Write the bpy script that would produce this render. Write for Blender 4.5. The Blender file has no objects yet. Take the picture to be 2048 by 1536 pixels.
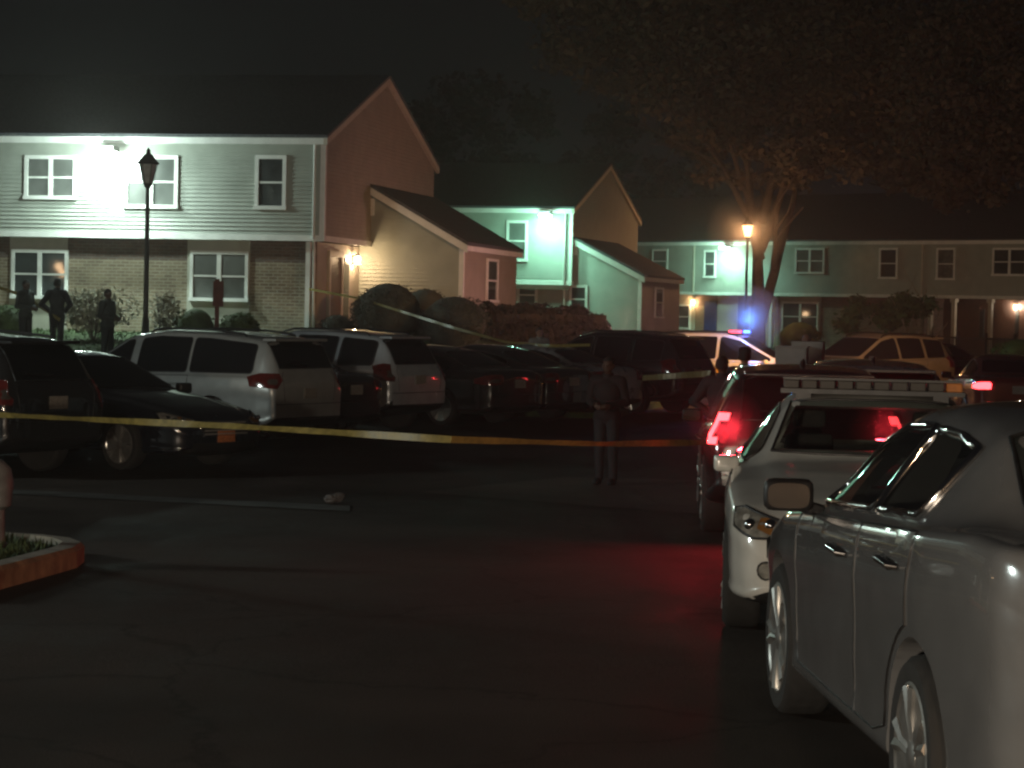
import bpy, bmesh, math, random
import numpy as np
from mathutils import Vector, Matrix, Euler
from mathutils.bvhtree import BVHTree
from mathutils.geometry import delaunay_2d_cdt
random.seed(7); rng = np.random.default_rng(7)
PI = math.pi; R = math.radians
sc = bpy.context.scene
COL = sc.collection

# ------------------------------------------------------------------ camera
FPX = 4600.0; HC = 1.85; PITCH = math.atan((768-620)/FPX); ROLL = 0.022
cam = bpy.data.objects.new('camera', bpy.data.cameras.new('camera')); COL.objects.link(cam)
cam.location = (0, 0, HC)
CM = Matrix.Rotation(PI/2-PITCH, 3, 'X') @ Matrix.Rotation(ROLL, 3, 'Z')
cam.rotation_euler = CM.to_euler()
cam.data.sensor_width = 36; cam.data.lens = FPX/2048*36
cam.data.clip_start = 0.1; cam.data.clip_end = 2000
sc.camera = cam
def ray(px, py):
    return CM @ Vector(((px-1024)/FPX, -(py-768)/FPX, -1))
def at(px, py, Y):
    d = ray(px, py); return Vector((0, 0, HC)) + d*(Y/d.y)
def atx(px, Y): return at(px, 700, Y).x

def smooth(a, b, t):
    t = min(1, max(0, (t-a)/(b-a))); return t*t*(3-2*t)
def gz(x, y):
    return -0.3*smooth(11, 27, y) + 0.6*smooth(55, 84, y)
# left building frame (front right upper corner) used by the lawn too
A_L = math.atan2(2.4, 10.9); O_L = Vector((-4.92, 59.0, 1.05))
def loc_L(x, y):
    dx, dy = x-O_L.x, y-O_L.y
    return dx*math.cos(A_L)-dy*math.sin(A_L), dx*math.sin(A_L)+dy*math.cos(A_L)
def lawn_z(x, y):
    xl, yl = loc_L(x, y)
    up = min(1, max(0, (yl+11)/10.0)); side = 1-smooth(3.5, 9, xl)
    return gz(x, y)*(1-up*side) + 0.12*(1-up*side) + 1.05*up*side
def on_lawn(x, y):
    xl, yl = loc_L(x, y); return -11 < yl < 14 and -45 < xl < 9.5
def ground(x, y): return lawn_z(x, y) if on_lawn(x, y) else gz(x, y)

# ------------------------------------------------------------------ helpers
def tag(o, label=None, cat=None, group=None, kind=None):
    if label: o['label'] = label
    if cat: o['category'] = cat
    if group: o['group'] = group
    if kind: o['kind'] = kind
    return o
def thing(name, label, cat, loc=(0,0,0), rz=0, group=None):
    o = bpy.data.objects.new(name, None); COL.objects.link(o)
    o.location = loc; o.rotation_euler = (0, 0, rz); o.empty_display_size = .2
    return tag(o, label, cat, group)
def mesh_obj(name, verts, faces, mats, parent=None, smooth_ang=None, midx=None):
    me = bpy.data.meshes.new(name); me.from_pydata([tuple(v) for v in verts], [], faces)
    return link_mesh(name, me, mats, parent, smooth_ang, midx)
def link_mesh(name, me, mats, parent=None, smooth_ang=None, midx=None):
    if not isinstance(mats, (list, tuple)): mats = [mats]
    me.materials.clear()
    for m in mats: me.materials.append(m)
    if midx is not None: me.polygons.foreach_set('material_index', midx)
    if smooth_ang is not None:
        me.polygons.foreach_set('use_smooth', [True]*len(me.polygons))
        me.set_sharp_from_angle(angle=R(smooth_ang))
    me.update()
    o = bpy.data.objects.new(name, me); COL.objects.link(o)
    if parent: o.parent = parent
    return o
class MB:
    "collects simple solids into one mesh"
    def __init__(s): s.v = []; s.f = []
    def add(s, vs, fs):
        n = len(s.v); s.v += [tuple(v) for v in vs]; s.f += [tuple(i+n for i in f) for f in fs]; return s
    def box(s, x0, x1, y0, y1, z0, z1):
        return s.add([(x0,y0,z0),(x1,y0,z0),(x1,y1,z0),(x0,y1,z0),(x0,y0,z1),(x1,y0,z1),(x1,y1,z1),(x0,y1,z1)],
            [(3,2,1,0),(4,5,6,7),(0,1,5,4),(1,2,6,5),(2,3,7,6),(3,0,4,7)])
    def quad(s, a, b, c, d): return s.add([a,b,c,d], [(0,1,2,3)])
    def tube(s, pts, rad, n=8, caps=True):
        pts = [Vector(p) for p in pts]; m = len(pts)
        rs = rad if isinstance(rad, (list, tuple)) else [rad]*m
        vs = []; fs = []; prev = None
        for i, p in enumerate(pts):
            t = (pts[min(i+1, m-1)]-pts[max(i-1, 0)])
            t = t.normalized() if t.length > 1e-9 else Vector((0,0,1))
            if prev is None:
                a = Vector((0,0,1)) if abs(t.z) < .9 else Vector((1,0,0)); u = t.cross(a).normalized()
            else:
                u = (prev-t*prev.dot(t)); u = u.normalized() if u.length > 1e-6 else t.orthogonal().normalized()
            prev = u; w = t.cross(u)
            for k in range(n):
                a = 2*PI*k/n; vs.append(p+(u*math.cos(a)+w*math.sin(a))*rs[i])
        for i in range(m-1):
            for k in range(n):
                k2 = (k+1) % n; fs.append((i*n+k, i*n+k2, (i+1)*n+k2, (i+1)*n+k))
        if caps: fs += [tuple(range(n-1, -1, -1)), tuple((m-1)*n+k for k in range(n))]
        return s.add(vs, fs)
    def lathe(s, prof, c=(0,0,0), axis='Z', n=20):
        vs = []; fs = []; m = len(prof)
        for r, h in prof:
            for k in range(n):
                a = 2*PI*k/n; x, y = r*math.cos(a), r*math.sin(a)
                p = (x, y, h) if axis == 'Z' else (x, h, y)
                vs.append((p[0]+c[0], p[1]+c[1], p[2]+c[2]))
        for i in range(m-1):
            for k in range(n):
                k2 = (k+1) % n
                f = (i*n+k, i*n+k2, (i+1)*n+k2, (i+1)*n+k)
                fs.append(f if axis == 'Z' else f[::-1])
        fs.append(tuple(range(n-1, -1, -1)) if axis == 'Z' else tuple(range(n)))
        fs.append(tuple((m-1)*n+k for k in range(n))[:: 1 if axis == 'Z' else -1])
        return s.add(vs, fs)
    def ell(s, c, r, nu=16, nv=10):
        prof = [(math.sin(PI*i/nv), -math.cos(PI*i/nv)) for i in range(nv+1)]
        vs = []; fs = []
        for a, h in prof:
            for k in range(nu):
                t = 2*PI*k/nu; vs.append((c[0]+r[0]*max(a,1e-3)*math.cos(t), c[1]+r[1]*max(a,1e-3)*math.sin(t), c[2]+r[2]*h))
        for i in range(nv):
            for k in range(nu):
                k2 = (k+1) % nu; fs.append((i*nu+k, i*nu+k2, (i+1)*nu+k2, (i+1)*nu+k))
        return s.add(vs, fs)
    def prism(s, poly, y0, y1):
        "poly of (x,z) extruded along y"
        n = len(poly); vs = [(x, y0, z) for x, z in poly]+[(x, y1, z) for x, z in poly]
        fs = [tuple(range(n)), tuple(range(2*n-1, n-1, -1))]+[((i+1) % n, i, n+i, n+(i+1) % n) for i in range(n)]
        return s.add(vs, fs)
    def obj(s, name, mats, parent=None, smooth_ang=None): return mesh_obj(name, s.v, s.f, mats, parent, smooth_ang)
def bevel_obj(o, w=.01, seg=2):
    bm = bmesh.new(); bm.from_mesh(o.data)
    bmesh.ops.recalc_face_normals(bm, faces=bm.faces)
    bmesh.ops.bevel(bm, geom=[e for e in bm.edges], offset=w, segments=seg, affect='EDGES', profile=.6, clamp_overlap=True)
    bm.to_mesh(o.data); bm.free(); return o
def evaluated(o):
    dg = bpy.context.evaluated_depsgraph_get(); dg.update()
    return bpy.data.meshes.new_from_object(o.evaluated_get(dg))
def kill(o):
    me = o.data; bpy.data.objects.remove(o); bpy.data.meshes.remove(me)
def children(o): return [c for c in bpy.data.objects if c.parent == o]
def copy_tree(o, parent=None):
    c = o.copy(); COL.objects.link(c); c.parent = parent
    for ch in children(o): copy_tree(ch, c)
    return c

# ------------------------------------------------------------------ materials
def nodes(name):
    m = bpy.data.materials.new(name); m.use_nodes = True
    nt = m.node_tree; b = nt.nodes['Principled BSDF']; return m, nt, b
def mat(name, col, rough=.6, metal=0, coat=0, var=.25, scale=6, bump=0, bscale=60, spec=.5, sheen=0, coord='Object'):
    m, nt, b = nodes(name); N = nt.nodes; K = nt.links
    tc = N.new('ShaderNodeTexCoord'); nz = N.new('ShaderNodeTexNoise')
    nz.inputs['Scale'].default_value = scale; nz.inputs['Detail'].default_value = 5
    K.new(tc.outputs[coord], nz.inputs['Vector'])
    mp = N.new('ShaderNodeMapRange'); mp.inputs['To Min'].default_value = 1-var; mp.inputs['To Max'].default_value = 1+var
    mp.inputs['From Min'].default_value = .3; mp.inputs['From Max'].default_value = .7
    K.new(nz.outputs['Fac'], mp.inputs['Value'])
    mul = N.new('ShaderNodeVectorMath'); mul.operation = 'SCALE'; mul.inputs[0].default_value = col
    K.new(mp.outputs[0], mul.inputs['Scale']); K.new(mul.outputs[0], b.inputs['Base Color'])
    rr = N.new('ShaderNodeMapRange'); rr.inputs['To Min'].default_value = max(0.02, rough*.8); rr.inputs['To Max'].default_value = min(1, rough*1.2)
    K.new(nz.outputs['Fac'], rr.inputs['Value']); K.new(rr.outputs[0], b.inputs['Roughness'])
    b.inputs['Metallic'].default_value = metal; b.inputs['Coat Weight'].default_value = coat
    b.inputs['Coat Roughness'].default_value = .03; b.inputs['Specular IOR Level'].default_value = spec
    if bump:
        n2 = N.new('ShaderNodeTexNoise'); n2.inputs['Scale'].default_value = bscale; n2.inputs['Detail'].default_value = 4
        K.new(tc.outputs[coord], n2.inputs['Vector'])
        bp = N.new('ShaderNodeBump'); bp.inputs['Strength'].default_value = bump; bp.inputs['Distance'].default_value = .02
        K.new(n2.outputs['Fac'], bp.inputs['Height']); K.new(bp.outputs[0], b.inputs['Normal'])
    return m
def emis(name, col, strength, through=0):
    m, nt, b = nodes(name)
    if not through:
        b.inputs['Base Color'].default_value = (*[c*.5 for c in col], 1)
        b.inputs['Emission Color'].default_value = (*col, 1); b.inputs['Emission Strength'].default_value = strength
    else:
        N = nt.nodes; K = nt.links; N.remove(b)
        e = N.new('ShaderNodeEmission'); e.inputs[0].default_value = (*col, 1); e.inputs[1].default_value = strength
        t = N.new('ShaderNodeBsdfTransparent'); mx = N.new('ShaderNodeMixShader'); mx.inputs[0].default_value = through
        K.new(e.outputs[0], mx.inputs[1]); K.new(t.outputs[0], mx.inputs[2]); K.new(mx.outputs[0], N['Material Output'].inputs[0])
    return m
def glass(name, tint, opacity=.5, rough=.03):
    "tinted car glass: fresnel gloss over a mix of dark film and clear"
    m, nt, b = nodes(name); N = nt.nodes; K = nt.links; N.remove(b)
    t = N.new('ShaderNodeBsdfTransparent'); t.inputs[0].default_value = (*tint, 1)
    d = N.new('ShaderNodeBsdfDiffuse'); d.inputs[0].default_value = (.012,.013,.015,1)
    g = N.new('ShaderNodeBsdfGlossy'); g.inputs['Roughness'].default_value = rough
    a = N.new('ShaderNodeMixShader'); a.inputs[0].default_value = opacity
    lw = N.new('ShaderNodeLayerWeight'); lw.inputs[0].default_value = .5
    pw = N.new('ShaderNodeMath'); pw.operation = 'POWER'; pw.inputs[1].default_value = 4; K.new(lw.outputs['Facing'], pw.inputs[0])
    f = N.new('ShaderNodeMath'); f.operation = 'MULTIPLY_ADD'; f.inputs[1].default_value = .55; f.inputs[2].default_value = .05; K.new(pw.outputs[0], f.inputs[0])
    c = N.new('ShaderNodeMixShader')
    K.new(t.outputs[0], a.inputs[1]); K.new(d.outputs[0], a.inputs[2]); K.new(f.outputs[0], c.inputs[0])
    K.new(a.outputs[0], c.inputs[1]); K.new(g.outputs[0], c.inputs[2]); K.new(c.outputs[0], N['Material Output'].inputs[0])
    return m
def brick_mat(name, c1, c2, mortar, band=None):
    m, nt, b = nodes(name); N = nt.nodes; K = nt.links
    tc = N.new('ShaderNodeTexCoord'); mpn = N.new('ShaderNodeMapping'); mpn.inputs['Rotation'].default_value = (PI/2, 0, 0)
    K.new(tc.outputs['Object'], mpn.inputs[0])
    br = N.new('ShaderNodeTexBrick'); K.new(mpn.outputs[0], br.inputs['Vector'])
    br.inputs['Color1'].default_value = (*c1, 1); br.inputs['Color2'].default_value = (*c2, 1); br.inputs['Mortar'].default_value = (*mortar, 1)
    br.inputs['Scale'].default_value = 1; br.inputs['Brick Width'].default_value = .24; br.inputs['Row Height'].default_value = .085
    br.inputs['Mortar Size'].default_value = .012
    nz = N.new('ShaderNodeTexNoise'); nz.inputs['Scale'].default_value = 2.5; nz.inputs['Detail'].default_value = 6; K.new(tc.outputs['Object'], nz.inputs['Vector'])
    mp = N.new('ShaderNodeMapRange'); mp.inputs['To Min'].default_value = .55; mp.inputs['To Max'].default_value = 1.45
    K.new(nz.outputs['Fac'], mp.inputs['Value'])
    mul = N.new('ShaderNodeVectorMath'); mul.operation = 'SCALE'; K.new(br.outputs['Color'], mul.inputs[0]); K.new(mp.outputs[0], mul.inputs['Scale'])
    K.new(mul.outputs[0], b.inputs['Base Color']); b.inputs['Roughness'].default_value = .85
    bp = N.new('ShaderNodeBump'); bp.inputs['Strength'].default_value = .6; bp.inputs['Distance'].default_value = .015; bp.invert = True
    K.new(br.outputs['Fac'], bp.inputs['Height']); K.new(bp.outputs[0], b.inputs['Normal'])
    return m
def asphalt_mat(name, base=.045):
    m, nt, b = nodes(name); N = nt.nodes; K = nt.links
    tc = N.new('ShaderNodeTexCoord')
    def noise(s, d=6, rough=.6, stretch=None):
        n = N.new('ShaderNodeTexNoise'); n.inputs['Scale'].default_value = s; n.inputs['Detail'].default_value = d; n.inputs['Roughness'].default_value = rough
        if stretch:
            mpn = N.new('ShaderNodeMapping'); mpn.inputs['Scale'].default_value = stretch; K.new(tc.outputs['Object'], mpn.inputs[0]); K.new(mpn.outputs[0], n.inputs['Vector'])
        else: K.new(tc.outputs['Object'], n.inputs['Vector'])
        return n
    big = noise(.22, 4); mid = noise(1.3, 6, .65, (1, .35, 1)); fine = noise(120, 3, .7)
    def rng_(n, a, b_, lo=.3, hi=.7):
        r = N.new('ShaderNodeMapRange'); r.inputs['From Min'].default_value = lo; r.inputs['From Max'].default_value = hi
        r.inputs['To Min'].default_value = a; r.inputs['To Max'].default_value = b_; K.new(n.outputs['Fac'], r.inputs['Value']); return r
    def mth(op, a, c):
        q = N.new('ShaderNodeMath'); q.operation = op; K.new(a, q.inputs[0])
        if isinstance(c, (int, float)): q.inputs[1].default_value = c
        else: K.new(c, q.inputs[1])
        return q.outputs[0]
    v = mth('MULTIPLY', rng_(big, .5, 1.5).outputs[0], rng_(mid, .75, 1.25).outputs[0])
    v = mth('MULTIPLY', v, rng_(fine, .25, 2.0).outputs[0])
    vor = N.new('ShaderNodeTexVoronoi'); vor.feature = 'DISTANCE_TO_EDGE'; vor.inputs['Scale'].default_value = .33
    wn = noise(1.1, 6); vm = N.new('ShaderNodeVectorMath'); vm.operation = 'MULTIPLY_ADD'
    K.new(wn.outputs['Color'], vm.inputs[0]); vm.inputs[1].default_value = (1.3,1.3,0); K.new(tc.outputs['Object'], vm.inputs[2]); K.new(vm.outputs[0], vor.inputs['Vector'])
    cr = N.new('ShaderNodeMapRange'); cr.inputs['From Max'].default_value = .010; cr.inputs['To Min'].default_value = .6; cr.inputs['To Max'].default_value = 1; K.new(vor.outputs['Distance'], cr.inputs['Value'])
    v = mth('MULTIPLY', v, cr.outputs[0])
    sc_ = N.new('ShaderNodeVectorMath'); sc_.operation = 'SCALE'; sc_.inputs[0].default_value = (base*1.2, base*.97, base*.85); K.new(v, sc_.inputs['Scale'])
    K.new(sc_.outputs[0], b.inputs['Base Color'])
    K.new(rng_(mid, .62, .95).outputs[0], b.inputs['Roughness']); b.inputs['Specular IOR Level'].default_value = .16
    bp = N.new('ShaderNodeBump'); bp.inputs['Strength'].default_value = .5; bp.inputs['Distance'].default_value = .01
    K.new(fine.outputs['Fac'], bp.inputs['Height']); K.new(bp.outputs[0], b.inputs['Normal'])
    return m

M = {}
M['asphalt'] = asphalt_mat('asphalt')
M['painted_light'] = asphalt_mat('painted_light_patch', .075)  # paler asphalt with fallen light put into its colour
M['grass'] = mat('grass', (.035,.06,.018), .9, var=.5, scale=9, bump=1, bscale=40)
M['leafdry'] = mat('dry_leaf', (.24,.23,.17), .8, var=.5, scale=3)
M['siding'] = mat('cream_siding', (.35,.37,.325), .55, var=.10, scale=2.2, bump=.08, bscale=30)
M['siding_dark'] = mat('tan_siding', (.36,.32,.27), .6, var=.12, scale=2.2, bump=.08, bscale=30)
M['trim'] = mat('white_trim', (.72,.72,.68), .5, var=.1, scale=3)
M['trim_tan'] = mat('tan_trim', (.5,.45,.37), .55, var=.1, scale=3)
M['panel'] = mat('pale_panel', (.40,.39,.32), .6, var=.1, scale=3)
M['brick'] = brick_mat('brick', (.25,.195,.125), (.18,.13,.085), (.31,.28,.215))
M['brickdark_and_shade'] = brick_mat('dark_brick_and_shade', (.16,.10,.075), (.11,.075,.06), (.16,.14,.12))  # dark brick, used too as painted shade under the jetty
M['shingle'] = mat('roof_shingle', (.075,.078,.085), .9, var=.45, scale=14, bump=.6, bscale=30)
M['pane'] = mat('window_pane', (.045,.05,.05), .03, var=.5, scale=1.2, spec=.6)
M['blind'] = mat('window_blind', (.13,.135,.125), .12, var=.25, scale=1.5, spec=.6)
def slats(m, scale=75, lo=.6):
    nt = m.node_tree; b = nt.nodes['Principled BSDF']; src = b.inputs['Base Color'].links[0].from_socket
    tc = nt.nodes.new('ShaderNodeTexCoord'); w = nt.nodes.new('ShaderNodeTexWave'); w.bands_direction = 'Z'; w.inputs['Scale'].default_value = scale/6.28; w.inputs['Distortion'].default_value = .3
    nt.links.new(tc.outputs['Object'], w.inputs['Vector'])
    mp = nt.nodes.new('ShaderNodeMapRange'); mp.inputs['To Min'].default_value = lo; mp.inputs['To Max'].default_value = 1.15; nt.links.new(w.outputs['Fac'], mp.inputs['Value'])
    q = nt.nodes.new('ShaderNodeVectorMath'); q.operation = 'SCALE'; nt.links.new(src, q.inputs[0]); nt.links.new(mp.outputs[0], q.inputs['Scale']); nt.links.new(q.outputs[0], b.inputs['Base Color'])
slats(M['blind'])
M['curtain'] = mat('curtain', (.10,.095,.08), .5, var=.6, scale=7)
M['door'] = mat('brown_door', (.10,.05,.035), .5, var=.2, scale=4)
M['doorblue'] = mat('blue_door', (.03,.04,.14), .5, var=.2, scale=4)
M['post'] = mat('lamp_post', (.035,.034,.03), .5, var=.3, scale=8, metal=.2)
M['frost'] = mat('frosted_pane', (.35,.33,.28), .4, var=.2, scale=9)
M['bark'] = mat('bark', (.06,.046,.038), .95, var=.5, scale=12, bump=1, bscale=25)
M['barkpale'] = mat('pale_bark', (.30,.26,.2), .8, var=.35, scale=9)
M['leaf'] = mat('tree_leaf', (.10,.075,.046), .75, var=.55, scale=1.4)
M['leafdim'] = mat('dim_leaf', (.07,.052,.034), .85, var=.5, scale=1.4)
M['leafdark'] = mat('night_leaf', (.022,.018,.016), .9, var=.5, scale=2)
M['leafgreen'] = mat('shrub_leaf', (.07,.11,.04), .75, var=.55, scale=2.5)
M['boxwood'] = mat('boxwood_leaf', (.085,.09,.07), .8, var=.5, scale=3)
M['hedge'] = mat('hedge_leaf', (.034,.024,.02), .85, var=.5, scale=2.5)
M['tape'] = mat('yellow_tape', (.22,.17,.045), .45, var=.35, scale=16)
M['rubber'] = mat('tyre_rubber', (.018,.018,.018), .85, var=.3, scale=20)
M['alloy'] = mat('alloy_rim', (.50,.49,.47), .3, metal=.85, var=.2, scale=12)
M['darkrim'] = mat('dark_rim', (.05,.05,.05), .4, metal=.6, var=.2, scale=12)
M['chrome'] = mat('chrome', (.75,.75,.75), .1, metal=1, var=.1, scale=8)
M['black'] = mat('black_plastic', (.015,.015,.016), .45, var=.3, scale=12)
M['dark'] = mat('dark_interior', (.012,.012,.013), .8, var=.3, scale=8)
M['seat'] = mat('seat_fabric', (.05,.048,.046), .85, var=.2, scale=20)
M['autoglass'] = mat('tinted_glass', (.008,.009,.011), .05, var=.3, scale=2, spec=.65)
M['clearglass'] = glass('windscreen_glass', (.62,.66,.64), .12)
M['sideglass'] = glass('side_glass', (.5,.52,.5), .3)
M['lens'] = mat('headlamp_lens', (.28,.27,.24), .12, var=.5, scale=18, coat=1, metal=.35)
M['amber'] = mat('amber_lens', (.22,.10,.03), .15, var=.3, scale=18, coat=1)
M['redlens'] = mat('red_lens', (.10,.012,.010), .12, var=.3, scale=16, coat=1)
M['brake'] = emis('lit_brake_lamp', (1,.045,.052), 9)
M['brakecore'] = emis('lit_brake_core', (1,.30,.28), 60)
M['plate'] = mat('plate', (.26,.24,.21), .4, var=.25, scale=25)
M['plateorange'] = mat('orange_plate', (.5,.17,.06), .4, var=.25, scale=25)
M['mirror'] = mat('mirror_glass', (.16,.16,.16), .04, metal=1, var=.1)
M['kerb'] = mat('painted_kerb', (.40,.28,.15), .8, var=.35, scale=7, bump=.4, bscale=40)
M['kerbtop'] = mat('concrete_kerb', (.30,.27,.22), .85, var=.3, scale=7, bump=.4, bscale=40)
M['hydrant'] = mat('hydrant_paint', (.14,.14,.135), .55, var=.3, scale=9)
M['signred'] = mat('sign_wood', (.12,.035,.025), .8, var=.3, scale=7)
M['metalgrey'] = mat('grey_cabinet', (.34,.33,.31), .55, var=.15, scale=4)
M['fence'] = mat('fence_wood', (.045,.035,.03), .8, var=.3, scale=6)
M['paper'] = mat('paper', (.10,.098,.10), .8, var=.2, scale=30)
M['white_line'] = mat('worn_road_paint', (.075,.075,.07), .75, var=.6, scale=3)
M['lb_clear'] = mat('lightbar_clear', (.05,.043,.036), .5, var=.3, scale=6, spec=.3)
M['lb_amber'] = mat('lightbar_amber', (.5,.17,.03), .5, var=.3, scale=10, spec=.3)
M['blue_lit'] = emis('lit_blue_beacon', (.03,.10,1), 22)
M['red_lit'] = emis('lit_red_beacon', (1,.05,.08), 5)
M['sodium'] = emis('sodium_lamp_glass', (1,.40,.12), 14, .5)
M['sconce'] = emis('warm_lamp_glass', (1,.66,.34), 14, .5)
M['flood_w'] = emis('flood_lens_white', (.86,1,.93), 60)
M['flood_g'] = emis('flood_lens_green', (.60,1,.85), 45)
def paint(name, col, metal=.25, rough=.35):
    m = paint_(name, col, metal, rough); m.node_tree.nodes['Principled BSDF'].inputs['Coat IOR'].default_value = 1.9; return m
def paint_(name, col, metal, rough): return mat(name, col, rough, metal=metal, coat=1, var=.10, scale=5)
# ------------------------------------------------------------------ light helper
def lamp(name, kind, loc, power, col, size=.1, aim=None, spot=None, falloff=None, parent=None):
    d = bpy.data.lights.new(name, kind); d.energy = power; d.color = col
    if kind in ('POINT', 'SPOT'): d.shadow_soft_size = size
    if spot: d.spot_size = R(spot); d.spot_blend = 1
    o = bpy.data.objects.new(name, d); COL.objects.link(o); o.location = loc
    if aim is not None: o.rotation_euler = (Vector(aim)-Vector(loc)).to_track_quat('-Z', 'Y').to_euler()
    if falloff:
        d.use_nodes = True; nt = d.node_tree; e = nt.nodes['Emission']
        f = nt.nodes.new('ShaderNodeLightFalloff'); f.inputs['Strength'].default_value = 1
        f.inputs['Smooth'].default_value = .3
        nt.links.new(f.outputs[falloff], e.inputs['Strength'])
    return o

# ------------------------------------------------------------------ ground
def build_ground():
    xs = np.concatenate([np.arange(-400,-60,20), np.arange(-60,60.1,1.5), np.arange(80,401,20)])
    ys = np.concatenate([np.arange(-60,0,6), np.arange(0,130.1,1.0), np.arange(140,601,20)])
    vs = [(x, y, gz(x, y)) for y in ys for x in xs]; nx = len(xs)
    fs = [(j*nx+i, j*nx+i+1, (j+1)*nx+i+1, (j+1)*nx+i) for j in range(len(ys)-1) for i in range(nx-1)]
    o = mesh_obj('ground', vs, fs, M['asphalt'], None, 40); tag(o, kind='structure')
    # lawn bank in front of the left building, with its kerb face
    nu, nv = 72, 34; vs = []; fs = []
    ca, sa = math.cos(A_L), math.sin(A_L)
    us = np.linspace(-45, 9.5, nu); ws = np.linspace(-11, 14, nv)
    for w in ws:
        for u in us:
            x = O_L.x+u*ca+w*sa; y = O_L.y-u*sa+w*ca
            vs.append((x, y, lawn_z(x, y)))
    fs = [(j*nu+i, j*nu+i+1, (j+1)*nu+i+1, (j+1)*nu+i) for j in range(nv-1) for i in range(nu-1)]
    n0 = len(vs)
    rim = [i for i in range(nu)]+[(j*nu+nu-1) for j in range(1, nv)]
    for i in rim: vs.append((vs[i][0], vs[i][1], vs[i][2]-.5))
    for k in range(len(rim)-1): fs.append((n0+k, n0+k+1, rim[k+1], rim[k]))
    o = mesh_obj('lawn', vs, fs, M['grass'], None, 50); tag(o, kind='structure')
    # grass blades on the bank (stuff)
    n = 14000; u = rng.uniform(-14, 5, n); w = rng.uniform(-10.6, -.4, n)
    x = O_L.x+u*ca+w*sa; y = O_L.y-u*sa+w*ca
    z = np.array([lawn_z(a, b) for a, b in zip(x, y)])
    h = rng.uniform(.04, .10, n); an = rng.uniform(0, 2*PI, n); wd = rng.uniform(.015, .04, n)
    P = np.stack([np.stack([x-wd*np.cos(an), y-wd*np.sin(an), z-.01], 1), np.stack([x+wd*np.cos(an), y+wd*np.sin(an), z-.01], 1),
                  np.stack([x+rng.normal(0,.03,n), y+rng.normal(0,.03,n), z+h], 1)], 1).reshape(-1, 3)
    o = mesh_obj('grass', P, [(3*i, 3*i+1, 3*i+2) for i in range(n)], M['leafgreen']); tag(o, 'short grass on the bank before the left house', 'grass', kind='stuff')
    # far woods: dark hill line behind the houses
build_ground()
def sheet(name, pts, m, dz, kind='structure', nsub=10):
    "flat strip following the ground: pts = 4 corners (x,y)"
    a, b, c, d = [Vector(p) for p in pts]; vs = []; n = nsub
    for j in range(n+1):
        for i in range(n+1):
            s, t = i/n, j/n; p = a.lerp(b, s).lerp(d.lerp(c, s), t); vs.append((p.x, p.y, gz(p.x, p.y)+dz))
    fs = [(j*(n+1)+i, j*(n+1)+i+1, (j+1)*(n+1)+i+1, (j+1)*(n+1)+i) for j in range(n) for i in range(n)]
    o = mesh_obj(name, vs, fs, m); return tag(o, kind=kind)
def gpt(px, py):
    "ground point under a pixel"
    Y = 10.0
    for _ in range(40):
        d = ray(px, py); Y = (gz(0, Y)-HC)/d.z*d.y
    p = at(px, py, Y); return Vector((p.x, p.y))
sheet('parking_line', [gpt(-60,985), gpt(700,1024), gpt(700,1013), gpt(-60,976)], M['white_line'], .009, nsub=24)
sheet('painted_light_patch', [gpt(840,985), gpt(1440,1032), gpt(1440,962), gpt(1130,955)], M['painted_light'], .006, nsub=20)  # wedge of light between the parked cars, painted as paler ground
sheet('painted_light_patch', [gpt(1252,884), gpt(1420,871), gpt(1420,846), gpt(1252,862)], M['painted_light'], .006, nsub=12)  # lit band of ground near the row's end, painted in

# kerbed island at lower left
def island():
    pts = [(-3.36,14.2),(-3.30,15.0),(-3.18,16.0),(-3.12,16.6),(-3.16,17.1),(-3.32,17.5),(-3.6,17.8),(-4.0,17.95),(-4.8,18.0),(-7,18.0)]
    t = thing('kerbed_island', 'orange painted kerb around a grassy parking island at lower left', 'kerb', (-5, 16, 0))
    th = .16
    P = [Vector(p) for p in pts]
    def nrm(i):
        a = P[max(i-1,0)]; b = P[min(i+1,len(P)-1)]; d = (b-a).normalized(); return Vector((-d.y, d.x))
    inn = [P[i]+nrm(i)*th for i in range(len(P))]
    mb = MB(); top = MB()
    for i in range(len(P)-1):
        a, b, c, d = P[i], P[i+1], inn[i+1], inn[i]
        g = lambda p: gz(p.x, p.y)
        def q(p, z): return (p.x+5, p.y-16, g(p)+z)
        e = .03
        ae = a.lerp(d, e/th); be = b.lerp(c, e/th)
        mb.quad(q(a,-.05), q(b,-.05), q(b,.12), q(a,.12)); mb.quad(q(a,.12), q(b,.12), q(be,.15), q(ae,.15))
        top.quad(q(ae,.15), q(be,.15), q(c,.152), q(d,.152)); top.quad(q(d,.152), q(c,.152), q(c,.05), q(d,.05))
    k = mb.obj('kerb_face', M['kerb'], t); top.obj('kerb_top', M['kerbtop'], t)
    poly = [(p.x+5, p.y-16, gz(p.x,p.y)+.10) for p in inn]+[(-7+5, 14.2-16, .1)]
    mesh_obj('turf', poly, [tuple(range(len(poly)))], M['grass'], t)
    n = 5000; vs = []; fs = []
    for i in range(n):
        x = random.uniform(-5.6,-3.3); y = random.uniform(14.4, 17.8)
        if x > -3.36+.1*(y-14.2)/2-.16+.02 or (y > 17.2 and x > -3.7) or y>17.75: continue
        a = random.uniform(0, 2*PI); w = random.uniform(.008,.02); h = random.uniform(.03,.09); z = gz(x,y)+.1
        b = len(vs); vs += [(x+5-w*math.cos(a), y-16-w*math.sin(a), z), (x+5+w*math.cos(a), y-16+w*math.sin(a), z), (x+5+random.gauss(0,.03), y-16+random.gauss(0,.03), z+h)]
        fs.append((b, b+1, b+2))
    g = mesh_obj('turf_blades', vs, fs, M['leafgreen'], t); g['kind'] = 'stuff'
    return t
island()
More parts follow.
